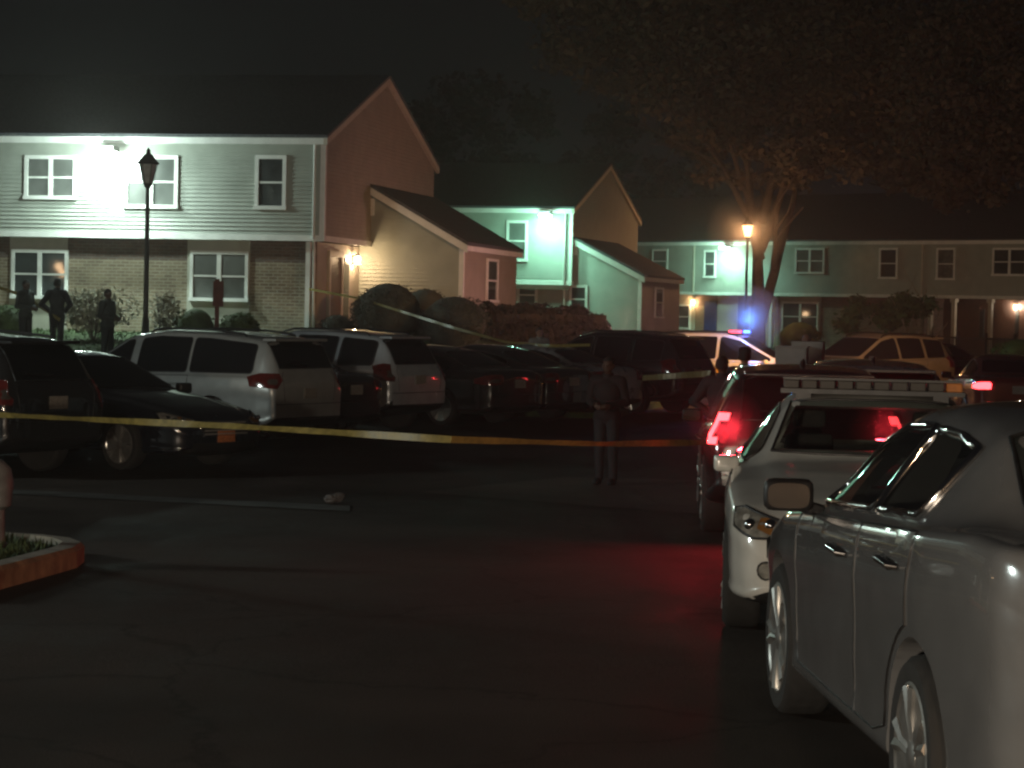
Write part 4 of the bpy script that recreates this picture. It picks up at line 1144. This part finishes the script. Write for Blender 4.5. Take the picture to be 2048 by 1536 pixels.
    # rails
    if sp['rails']:
        for sg in (1, -1):
            P = []
            for x in np.linspace(-1.75, .05, 9):
                hh = b.bvh.ray_cast(Vector((x, sg*.60, 3)), Vector((0,0,-1))); P.append(hh[0]+Vector((0,0,.045)))
            P = [P[0]-Vector((.05,0,.05))]+P+[P[-1]+Vector((.05,0,-.05))]
            MB().tube(P, .017, 8).obj('roof_rail', M['black'] if not chrome else M['chrome'], t, 50)
    else:
        hh = b.bvh.ray_cast(Vector((-1.05, 0, 3)), Vector((0,0,-1)))[0]
        o = MB().tube([hh+Vector((.07,0,-.01)), hh+Vector((.02,0,.03)), hh+Vector((-.07,0,.05))], [.03,.022,.006], 8).obj('antenna', pm if simple else M['black'], t, 50)
    if stripe:
        for sd in ('L','R'):
            b.part('body_stripe', [(-2.25,.72),(2.1,.66),(2.1,.86),(-2.25,.98)], sd, stripe, t, .005, None, None, .12)
    if lightbar:
        zt = I(sp['top'], -.0)-.025; x0 = .0
        lb = MB().box(x0-.14, x0+.14, -.60, .60, zt+.02, zt+.05).box(x0-.06,x0+.06,-.5,-.4,zt-.05,zt+.05).box(x0-.06,x0+.06,.4,.5,zt-.05,zt+.05).box(x0-.12,x0+.12,-.585,.585,zt+.110,zt+.125).obj('lightbar', M['black'], t)
        n = 10
        for k in range(n):
            y0 = -.59+1.18*k/n; mt = lightbar(k, n)
            q = MB().box(x0-.13, x0+.13, y0+.008, y0+1.18/n-.008, zt+.051, zt+.109).obj('light_module', mt, lb); bevel_obj(q, .006, 1)
    if hollow:
        for yy in (.40, -.40):
            for xx in (.02, -.95):
                n0 = len(bpy.data.objects); lowr = .15 if xx < -.5 else 0
                so = MB().box(xx-.28,xx+.24,yy-.18,yy+.18,.56,.72).obj('seat', M['seat'], t); bevel_obj(so, .04)
                bk = MB().add([(xx-.2,yy-.18,.60),(xx-.08,yy-.18,.60),(xx-.08,yy+.18,.60),(xx-.2,yy+.18,.60),(xx-.36,yy-.16,1.12),(xx-.27,yy-.16,1.12),(xx-.27,yy+.16,1.12),(xx-.36,yy+.16,1.12)],
                    [(3,2,1,0),(4,5,6,7),(0,1,5,4),(1,2,6,5),(2,3,7,6),(3,0,4,7)]).obj('backrest', M['seat'], so); bevel_obj(bk, .035)
                hr = MB().box(xx-.39,xx-.30,yy-.11,yy+.11,1.16,1.28).obj('headrest', M['seat'], so); bevel_obj(hr, .03)
                so.location.z = -lowr
        ds = MB().box(.50,.72,-.52,.52,.60,.93).obj('dashboard', M['black'], t); bevel_obj(ds, .03)
        W = []
        for k in range(25):
            a = 2*PI*k/24; W.append((.40-.06*math.sin(a), .36+.19*math.cos(a), .90+.17*math.sin(a)))
        sw = MB().tube(W, .016, 8).tube([(.40,.18,.9),(.43,.36,.89),(.40,.54,.9)], .014, 6).tube([(.43,.36,.89),(.55,.36,.84)], .03, 8).obj('steering_wheel', M['black'], t, 50)
    return t
def place(kind, end, px, Y, heading, side=0):
    "centre of a car whose rear/front end centre is under pixel column px at depth Y"
    L = SPEC[kind]['L']/2; x = atx(px, Y); h = R(heading); s = 1 if end == 'rear' else -1
    return (x+s*L*math.cos(h), Y+s*L*math.sin(h))
P_white = paint('white_paint', (.62,.61,.57), .0, .3); P_silver = paint('silver_paint', (.24,.245,.25), .35, .16)
P_black = paint('black_paint', (.018,.018,.019), .1, .25); P_navy = paint('navy_paint', (.010,.012,.020), .2, .25)
P_grey = paint('grey_paint', (.34,.34,.35), .4, .28); P_blue = paint('silver_blue_paint', (.50,.54,.58), .3, .25)
P_red = paint('dull_red_paint', (.16,.035,.025), .2, .35); P_gold = mat('gold_light_stripe', (.65,.36,.04), .4, var=.1)  # the stripe's gold also carries the orange light on the lower panels
P_van = paint('van_silver_paint', (.40,.41,.40), .3, .3); P_tan = paint('tan_silver_paint', (.24,.21,.18), .3, .3)
clear_bar = lambda k, n: M['lb_amber'] if k == n-1 else M['lb_clear']
dead_bar = lambda k, n: M['black']
def j_bar(k, n): return M['blue_lit'] if k in (4,5,6,7,8,9) else (M['red_lit'] if k in (0,1) else M['lb_clear'])

# near silver sedan: left side wheels under (1570, depth 10.7) and (1840, depth 7.9)
fw = Vector((1.27, 10.7)); rw = Vector((1.40, 7.85)); hd = math.degrees(math.atan2(fw.y-rw.y, fw.x-rw.x)); dv = (fw-rw).normalized(); rt = Vector((dv.y, -dv.x))
c = (fw+rw)/2+rt*(.93-.02)-dv*((SPEC['big_sedan']['axf']+SPEC['big_sedan']['axr'])/2)
NEAR = car('big_sedan', 'nearest silver sedan at right, seen from behind with chrome edged windows', 'car', (c.x, c.y), hd, P_silver, hollow=True, chrome=True)
# white police sedan facing the camera
F = Vector((2.10, 12.75)); d = Vector((-.115, -1)).normalized(); c = F-d*2.5
car('patrol_sedan', 'white police sedan facing the camera with a roof lightbar', 'police car', (c.x, c.y), math.degrees(math.atan2(d.y, d.x)), P_white, hollow=True, lightbar=clear_bar, fog=True, name='police_sedan')
# dark police suv with brake lights
Rr = Vector((2.72, 20.9)); d = Vector((.07, 1)).normalized(); c = Rr+d*2.45
BRAKER = car('crossover', 'dark SUV with bright red brake lights behind the white police sedan', 'suv', (c.x, c.y), math.degrees(math.atan2(d.y, d.x)), P_black, brake=True)
Rr = Vector((4.45, 27.2)); d = Vector((.03, 1)).normalized(); c = Rr+d*2.45
car('crossover', 'dark grey SUV parked right of the braking SUV, only its roof and pillar showing', 'suv', (c.x, c.y), math.degrees(math.atan2(d.y, d.x)), P_grey)
Rr = Vector((9.95, 45)); d = Vector((.05, 1)).normalized(); c = Rr+d*2.5
car('sedan', 'dull red car at the right edge with one lit tail light', 'car', (c.x, c.y), math.degrees(math.atan2(d.y, d.x)), P_red, brake=True)
# left row: angle parked cars
G_ROW = 'cars parked at an angle along the left bays'
TH = 148
c = place('suv', 'rear', 118, 27.6, 148); car('suv', 'tall black SUV at the left edge seen from its rear corner', 'suv', c, 148, P_black, group=G_ROW)
c = place('sedan', 'front', 455, 29.4, -37); car('sedan', 'dark sedan with nose facing right and an orange front plate', 'car', c, -37, P_navy, group=G_ROW, plate_front='plateorange')
c = place('minivan', 'rear', 622, 35.4, TH); car('minivan', 'silver minivan with dark side glass left of the silver blue SUV', 'minivan', c, TH, P_van, group=G_ROW)
c = place('sedan', 'rear', 715, 37.3, TH); car('sedan', 'low dark car squeezed between the silver minivan and the silver blue SUV', 'car', c, TH, P_black, group=G_ROW)
c = place('suv', 'rear', 842, 39.5, TH); car('suv', 'silver blue SUV with roof rails right of the minivan', 'suv', c, TH, P_blue, group=G_ROW, chrome=True)
c = place('sedan', 'rear', 1042, 42.2, 143); car('sedan', 'glossy black sedan just right of the silver blue SUV', 'car', c, 143, P_black, group=G_ROW)
c = place('sedan', 'rear', 1150, 44.2, 143); car('sedan', 'black sedan between the glossy black sedan and the dark grey sedan', 'car', c, 143, P_black, group=G_ROW)
c = place('sedan', 'rear', 1248, 46.4, 143); car('sedan', 'dark grey sedan at the right end of the row behind the standing man', 'car', c, 143, P_grey, group=G_ROW)
c = place('suv', 'rear', 1397, 48.6, 145); car('suv', 'black SUV between the row of sedans and the yellow police SUV', 'suv', c, 145, P_black, group=G_ROW)
# police suv with beacon, facing right
x = atx(1478, 54); POLICE = car('suv', 'white police SUV with gold stripe and a glowing blue roof beacon', 'police car', (x, 54), -18, P_white, lightbar=j_bar, stripe=P_gold, name='police_suv')
x = atx(1732, 58); car('suv', 'tan silver SUV facing left behind the grey cabinet', 'suv', (x, 58), 218, P_tan)
x = atx(1838, 62); car('sedan', 'dark car behind the tan silver SUV near the porch fence', 'car', (x, 62), 230, P_black)

# grey cabinet
def cabinet():
    p = at(1592, 700, 46); g = gz(p.x, p.y); s = 100
    t = thing('utility_cabinet', 'pale grey two part utility cabinet between the police SUV and the tan SUV', 'utility cabinet', (p.x, p.y, g), R(-12))
    o = MB().box(-.38,.24,-.35,.2,0,at(1592,695,46).z-g).obj('front_box', M['metalgrey'], t); bevel_obj(o, .02)
    o2 = MB().box(-.12,.52,.21,.75,0,at(1592,682,46.5).z-g).obj('rear_box', M['metalgrey'], t); bevel_obj(o2, .02)
    z = at(1592,695,46).z-g
    MB().box(-.34,.20,-.362,-.351,z-.5,z-.06).obj('cabinet_door', M['metalgrey'], o); MB().box(-.40,.26,-.37,.2,z,z+.03).obj('lid', M['metalgrey'], o)
cabinet()

# ------------------------------------------------------------------ people
SK = {'dark': mat('dark_skin', (.075,.04,.027), .55, var=.15), 'mid': mat('mid_skin', (.28,.15,.10), .55, var=.12)}
CL = {'black': mat('black_cloth', (.014,.015,.018), .9, var=.3, scale=14), 'charcoal': mat('charcoal_cloth', (.03,.035,.034), .9, var=.3, scale=14),
      'maroon': mat('maroon_cloth', (.008,.005,.005), .9, var=.3, scale=14), 'grey': mat('grey_cloth', (.20,.20,.19), .9, var=.2, scale=14), 'blue': mat('dark_blue_cloth', (.02,.024,.045), .9, var=.25, scale=14),
      'hair': mat('black_hair', (.012,.010,.009), .8, var=.3, scale=40)}
def person(label, px, py_top, Y, face, top, trousers, skin, pose='down', cap=False, hgt=None, lean=0, bare_head=False):
    p = at(px, py_top, Y); g = ground(p.x, p.y); H = hgt or (p.z-g); k = H/1.765
    t = thing('person', label, 'person', (p.x, p.y, g), R(face))
    mb = MB(); bones = []
    def limb(kind, pts, rs):
        mb.tube(pts, rs, 12)
        for q, r in zip(pts, rs): mb.ell(q, (r,r,r), 12, 8)
        for i in range(len(pts)-1): bones.append((kind, Vector(pts[i]), Vector(pts[i+1]), (rs[i]+rs[i+1])/2))
    mb.ell((0,.01,.96), (.165,.115,.13)); mb.ell((0,0,1.10), (.152,.105,.17)); mb.ell((0,0,1.28), (.178,.118,.19)); mb.ell((0,.01,1.40), (.16,.085,.07))
    bones.append(('torso', Vector((0,0,.95)), Vector((0,0,1.42)), .16))
    limb('neck', [(0,.012,1.42),(0,0,1.54)], [.062,.054]); limb('torso', [(-.15,.01,1.425),(.15,.01,1.425)], [.07,.07])
    mb.ell((0,.0,1.655), (.076,.096,.108)); mb.ell((0,-.032,1.60), (.056,.062,.062)); mb.ell((0,-.101,1.635), (.013,.02,.024)); mb.ell((0,-.088,1.592), (.026,.012,.010)); mb.ell((0,-.082,1.675),(.05,.018,.012))
    for s in (-1,1): mb.ell((s*.078,.005,1.64), (.012,.022,.032))
    bones.append(('head', Vector((0,0,1.58)), Vector((0,0,1.68)), .08))
    for s in (-1, 1):
        f = -.02 if s > 0 else .03
        limb('leg', [(s*.088,0,.93),(s*.10,-.015+f*.5,.50),(s*.108,.015+f,.09)], [.09,.060,.043])
        mb.ell((s*.112,-.065+f,.043), (.044,.125,.042)); bones.append(('foot', Vector((s*.11,.02+f,.05)), Vector((s*.115,-.15+f,.04)), .05))
        if pose == 'down': e, w_ = (s*.250,.035,1.14), (s*.262,-.045,.90)
        elif pose == 'front': e, w_ = (s*.255,.03,1.15), (s*.10,-.22,1.10)
        elif pose == 'hips': e, w_ = (s*.36,.06,1.17), (s*.19,-.03,1.02)
        else: e, w_ = ((s*.250,.035,1.14), (s*.262,-.045,.90)) if s < 0 else ((s*.26,-.05,1.15), (s*.16,-.26,1.30))
        limb('arm', [(s*.185,.01,1.425),e,w_], [.062,.046,.032])
        e, w_ = Vector(e), Vector(w_); d = (w_-e).normalized(); u = d.cross(Vector((s,0,0))); u = u.normalized() if u.length > .1 else Vector((0,1,0)); v = d.cross(u)
        pc = w_+d*.055; mb.tube([w_, w_+d*.03, w_+d*.095], [.03,.036,.036], 10); mb.ell(w_+d*.095, (.034,.034,.02), 10, 6)
        bones.append(('hand', w_, w_+d*.2, .02))
        for fi, (o_, ln) in enumerate(((-.030,.070),(-.010,.082),(.010,.076),(.030,.060))):
            b0 = w_+d*.09+u*o_; b1 = b0+d*ln*.55+v*.006; b2 = b0+d*ln+v*.022; mb.tube([b0,b1,b2], [.0105,.010,.009], 6)
        b0 = w_+d*.035-u*.03; mb.tube([b0, b0-u*.026+d*.03, b0-u*.034+d*.065], [.013,.0115,.010], 6)
    tmp = mb.obj('tmp', M['dark']); md = tmp.modifiers.new('r', 'REMESH'); md.mode = 'VOXEL'; md.voxel_size = .0095
    sm = tmp.modifiers.new('s', 'SMOOTH'); sm.factor = .5; sm.iterations = 4
    me = evaluated(tmp); kill(tmp)
    co = np.array([v.co for v in me.vertices]); nrm = np.array([v.normal for v in me.vertices])
    best = np.full(len(co), 9.0); kind = np.zeros(len(co), int); kinds = ['torso','neck','head','leg','foot','arm','hand']; par = np.zeros(len(co))
    for kd, a, b_, r in bones:
        a, b_ = np.array(a), np.array(b_); ab = b_-a; tt = np.clip(((co-a)@ab)/(ab@ab), 0, 1); dist = np.linalg.norm(co-(a+tt[:,None]*ab), axis=1)-r
        m = dist < best; best[m] = dist[m]; kind[m] = kinds.index(kd); par[m] = tt[m]
    z = co[:,2]; faces = [tuple(q.vertices) for q in me.polygons]
    def shell(name, mask, mt, off, parent):
        fs = [f for f in faces if all(mask[i] for i in f)]
        idx = sorted({i for f in fs for i in f}); mp = {i: n for n, i in enumerate(idx)}
        o_ = off(co[idx]) if callable(off) else off
        V = (co[idx]+nrm[idx]*(o_[:,None] if hasattr(o_, 'shape') else o_))*k
        return mesh_obj(name, V, [tuple(mp[i] for i in f) for f in fs], mt, parent, 70)
    bo = mesh_obj('body', co*k, faces, SK[skin], t, 70)
    K = lambda *n: np.isin(kind, [kinds.index(q) for q in n])
    lower = (K('leg') & (z > .07)) | (K('torso') & (z < 1.0))
    shell('trousers', lower, CL[trousers], .014, t)
    shell('jacket', (K('torso') & (z > .90)) | (K('leg') & (z > .90)) | K('arm') | (K('neck') & (z < 1.47)), CL[top], .024, t)
    shell('shoe', K('foot'), CL['black'], .010, t)
    if not bare_head: shell('hair', K('head') & ((z > 1.70) | ((co[:,1] > .02) & (z > 1.60)) | ((co[:,1] > -.045) & (z > 1.665))), CL['hair'], .010, t)
    if cap:
        c_ = MB().lathe([(.088,1.70),(.092,1.715),(.085,1.765),(.05,1.785),(.005,1.79)], (0,.005,0), n=20); c_.ell((0,-.105,1.705), (.065,.06,.008), 14, 6)
        c_.v = [tuple(Vector(v)*k) for v in c_.v]; c_.obj('cap', CL['black'], t, 50)
    for s in (-1, 1):
        e = MB().ell(Vector((s*.031,-.088,1.652))*k, (.011*k,.006*k,.008*k), 8, 6); e.obj('eye', CL['hair'], t, 60)
    bpy.data.meshes.remove(me)
    return t
person('person in dark jacket at far left facing right, before the lit window', 52, 560, 55, 60, 'charcoal', 'black', 'dark', 'front')
person('broad person in dark jacket seen from behind, second from the left', 115, 557, 55, 165, 'black', 'black', 'dark', 'hips')
person('person in dark coat with bowed head, standing alone left of the lantern post', 216, 578, 53, 65, 'charcoal', 'black', 'dark', 'front')
person('person in maroon top standing before the row of parked sedans', 1217, 714, 28.6, -20, 'maroon', 'black', 'dark', 'front')
person('person in pale grey top behind the dark sedans', 1079, 655, 50, 20, 'grey', 'blue', 'mid', 'down')
person('officer in dark uniform left of the braking SUV', 1445, 712, 27.5, 150, 'black', 'blue', 'dark', 'hips')
person('officer in dark uniform and cap right of the other officer, beside the SUV roof', 1490, 697, 31, 170, 'black', 'blue', 'mid', 'down', cap=True)
person('bald person standing behind the grey utility cabinet', 1612, 668, 49, 10, 'grey', 'black', 'mid', 'down', bare_head=True)

# ------------------------------------------------------------------ barrier tape
def tape(label, pts, width=.075, twist=0, sag=0, ph=0):
    pts = [Vector(p) for p in pts]; n = 90; V = []; F = []
    seg = [0]
    for i in range(1, len(pts)): seg.append(seg[-1]+(pts[i]-pts[i-1]).length)
    for i in range(n+1):
        s = seg[-1]*i/n; j = max(k for k in range(len(seg)) if seg[k] <= s+1e-9); j = min(j, len(pts)-2)
        u = (s-seg[j])/(seg[j+1]-seg[j]); p = pts[j].lerp(pts[j+1], u); p.z -= sag*math.sin(PI*u)
        d = (pts[j+1]-pts[j]).normalized(); sd = d.cross(Vector((0,0,1))).normalized()
        a = ph+twist*math.sin(3.3*PI*i/n)+.12*math.sin(i*.9); w = Vector((0,0,1))*math.cos(a)+sd*math.sin(a)
        V += [p+w*width/2+sd*.004*math.sin(i*1.3), p-w*width/2]
    for i in range(n): F.append((2*i, 2*i+1, 2*i+3, 2*i+2))
    o = mesh_obj('barrier_tape', V, F, M['tape'], None, 60)
    return tag(o, label, 'barrier tape')
tape('long yellow tape across the foreground ending at the braking SUV', [at(-70,826,24), at(160,838,22.5), at(480,853,20.5), at(900,879,19.0), at(1200,888,20.2), at(1405,885,22.4)], .062, .8, 0, .0)
tape('yellow tape sloping from the porch post down past the boxwoods', [at(618,578,59), at(720,597,56.5), at(905,655,52), at(1010,684,49), at(1100,692,46.5), at(1180,690,45.8)], .06, .3)
tape('short yellow tape stretched behind the standing officers at right', [at(1285,756,44.4), at(1420,747,36)], .10, .2)
tape('slack yellow tape near the people at far left', [at(-30,565,56), at(48,592,56.5), at(120,640,54.5)], .085, .4)

# ------------------------------------------------------------------ lights
# flood lights on the three houses
x, z = HL.fx(232, 303, -.02); flood(HL, (x, -.02, z-.05), 'flood_w', 520, (.77,1,.90))
x, z = HM.fx(1098, 432, -.02); flood(HM, (x, -.02, z), 'flood_g', 260, (.40,1,.70))
x, z = HN.fx(1462, 496, -.02); flood(HN, (x, -.02, z), 'flood_g', 330, (.50,1,.74))
# porch lights
y, z = HL.gx(690, 518, -.28); sconce(HL, (-.30, 3.65, z), 'x', power=150)
x, z = HN.fx(1390, 604, .35); sconce(HN, (x, .35, z), power=120, col=(1,.60,.28))
x, z = HN.fx(2035, 614, 1.9); sconce(HN, (x, 1.9, z), power=160, col=(1,.78,.55))
# orange lantern
lamp('street_lamp_glow', 'POINT', SOD, 800, (1,.48,.2), .18)
# blue beacon of the police SUV
px_ = at(1494, 664, 53.4); lamp('beacon_glow_blue', 'POINT', px_+Vector((0,-.3,.3)), 52, (.08,.28,1), .12)
lamp('annex_red_fill', 'POINT', (3.2, 62.6, 1.6), 300, (1,.46,.47), .15)  # unseen red lamp added to tint the annex wall; no beacon stands here
# lit brake lamps of the dark suv
for px in (1457, 1775):
    bl = lamp('brake_glow', 'AREA', at(px, 858, 20.42), 17, (1,.03,.05), aim=at(px-40, 880, 14)); bl.data.shape = 'DISK'; bl.data.size = .22
# unseen lamps without fixtures, low ones behind the camera, others out in the lot
lamp('unseen_lamp', 'POINT', (-5, -9, 1.4), 8000, (1,.82,.62), .45)  # stands in for the headlights of a car behind the camera
lamp('unseen_lamp', 'POINT', (2.2, -8, 1.7), 1700, (1,.62,.34), .35)  # added to light the kerb face and the near sedan's rear
lamp('unseen_lamp', 'POINT', (-22, 18, 6.0), 4200, (.88,1,.93), 1.1)
lamp('unseen_lamp', 'SPOT', (7.6, 49.2, 3.2), 3200, (1,.48,.17), .2, aim=(6.8, 56, .8), spot=125)  # added inside the view, without a fixture, to warm the police SUV

# distant street lights whose glints show in window glass and on the nearest car
def glint_lamp(p, n, D, power, col, size):
    p = Vector(p); v = (p-Vector((0,0,HC))).normalized(); r = v-n*(2*v.dot(n)); q = p+r*D
    if q.z > .5: lamp('distant_street_light', 'POINT', q, power, col, size)
for h, px, py, y in ((HL,118,533,.30),(HL,125,546,.30),(HN,1611,628,.30)):
    x, z = h.fx(px, py, y); n = h.world((0,-1,0))-h.o; glint_lamp(h.world((x,y,z)), n, 85, 60, (1,.62,.32), .22)
bpy.context.view_layer.update()
b = body('big_sedan'); mi = NEAR.matrix_world.inverted()
for px, py, D, pw, sz in ():
    o_ = mi @ Vector((0,0,HC)); d_ = (mi.to_3x3() @ ray(px,py)).normalized(); hp, hn, _, _ = b.bvh.ray_cast(o_, d_)
    if hp:
        if hn.dot(d_) > 0: hn = -hn
        glint_lamp(NEAR.matrix_world @ hp, (NEAR.matrix_world.to_3x3() @ hn).normalized(), D, pw, (.82,1,.95), sz)

# thin night haze filling the car park: lamps glow in it
hz = MB().box(-90, 90, -30, 190, -3, 45).obj('night_haze', M['dark']); tag(hz, kind='structure')
hm = bpy.data.materials.new('haze'); hm.use_nodes = True; nt = hm.node_tree; nt.nodes.remove(nt.nodes['Principled BSDF'])
vs_ = nt.nodes.new('ShaderNodeVolumeScatter'); vs_.inputs['Color'].default_value = (.97,.90,.84,1); vs_.inputs['Density'].default_value = .0014; vs_.inputs['Anisotropy'].default_value = .72
nt.links.new(vs_.outputs[0], nt.nodes['Material Output'].inputs['Volume']); hz.data.materials[0] = hm

# scatter shells added round the lit lamps, standing in for camera bloom
bpy.context.view_layer.update()
def halo(parent, p, r, dens, col=(1,1,1)):
    key = 'bloom_shell_%d' % int(dens*1000)
    m = bpy.data.materials.get(key)
    if not m:
        m = bpy.data.materials.new(key); m.use_nodes = True; q = m.node_tree; q.nodes.remove(q.nodes['Principled BSDF'])
        v = q.nodes.new('ShaderNodeVolumeScatter'); v.inputs['Density'].default_value = dens; v.inputs['Anisotropy'].default_value = .3
        q.links.new(v.outputs[0], q.nodes['Material Output'].inputs['Volume'])
    for k, f in enumerate((1, .62, .34)):
        o = MB().ell((0,0,0), (r*f, r*f, r*f), 24, 14).obj('bloom_shell', m, parent, 180)
        o.matrix_parent_inverse = parent.matrix_world.inverted(); o.location = p
by = lambda n: [o for o in bpy.data.objects if o.name.split('.')[0] == n]
halo(LANTERN, SOD, 1.7, .034)
for l in by('porch_light_glow'):
    par = min(by('porch_light'), key=lambda o: (o.parent.matrix_world @ Vector(o.data.vertices[0].co)-l.location).length); halo(par, l.location, .6, .05)
BK = [l.location.copy() for l in by('brake_glow')]
for p in BK:
    halo(BRAKER, p, .36, .045)
halo(POLICE, px_+Vector((0,-.3,.3)), .8, .14)

# ------------------------------------------------------------------ night sky
w = bpy.data.worlds.new('World'); sc.world = w; w.use_nodes = True
nt = w.node_tree; bg = nt.nodes['Background']
sky = nt.nodes.new('ShaderNodeTexSky'); sky.sky_type = 'NISHITA'; sky.sun_disc = False
sky.sun_elevation = R(-6); sky.sun_rotation = R(60); sky.air_density = 2.0; sky.dust_density = 3.0
mix = nt.nodes.new('ShaderNodeMix'); mix.data_type = 'RGBA'; mix.inputs[0].default_value = .85
nt.links.new(sky.outputs[0], mix.inputs[6]); mix.inputs[7].default_value = (.085,.088,.098,1)
nt.links.new(mix.outputs[2], bg.inputs[0]); bg.inputs[1].default_value = .048

sc.render.engine = 'CYCLES'
sc.view_settings.view_transform = 'Standard'; sc.view_settings.look = 'None'; sc.view_settings.exposure = 0
sc.cycles.use_denoising = True; sc.cycles.max_bounces = 6; sc.cycles.transparent_max_bounces = 12
sc.cycles.sample_clamp_indirect = 4; sc.cycles.caustics_reflective = False; sc.cycles.caustics_refractive = False
sc.cycles.pixel_filter_type = 'BLACKMAN_HARRIS'; sc.cycles.filter_width = 2.4
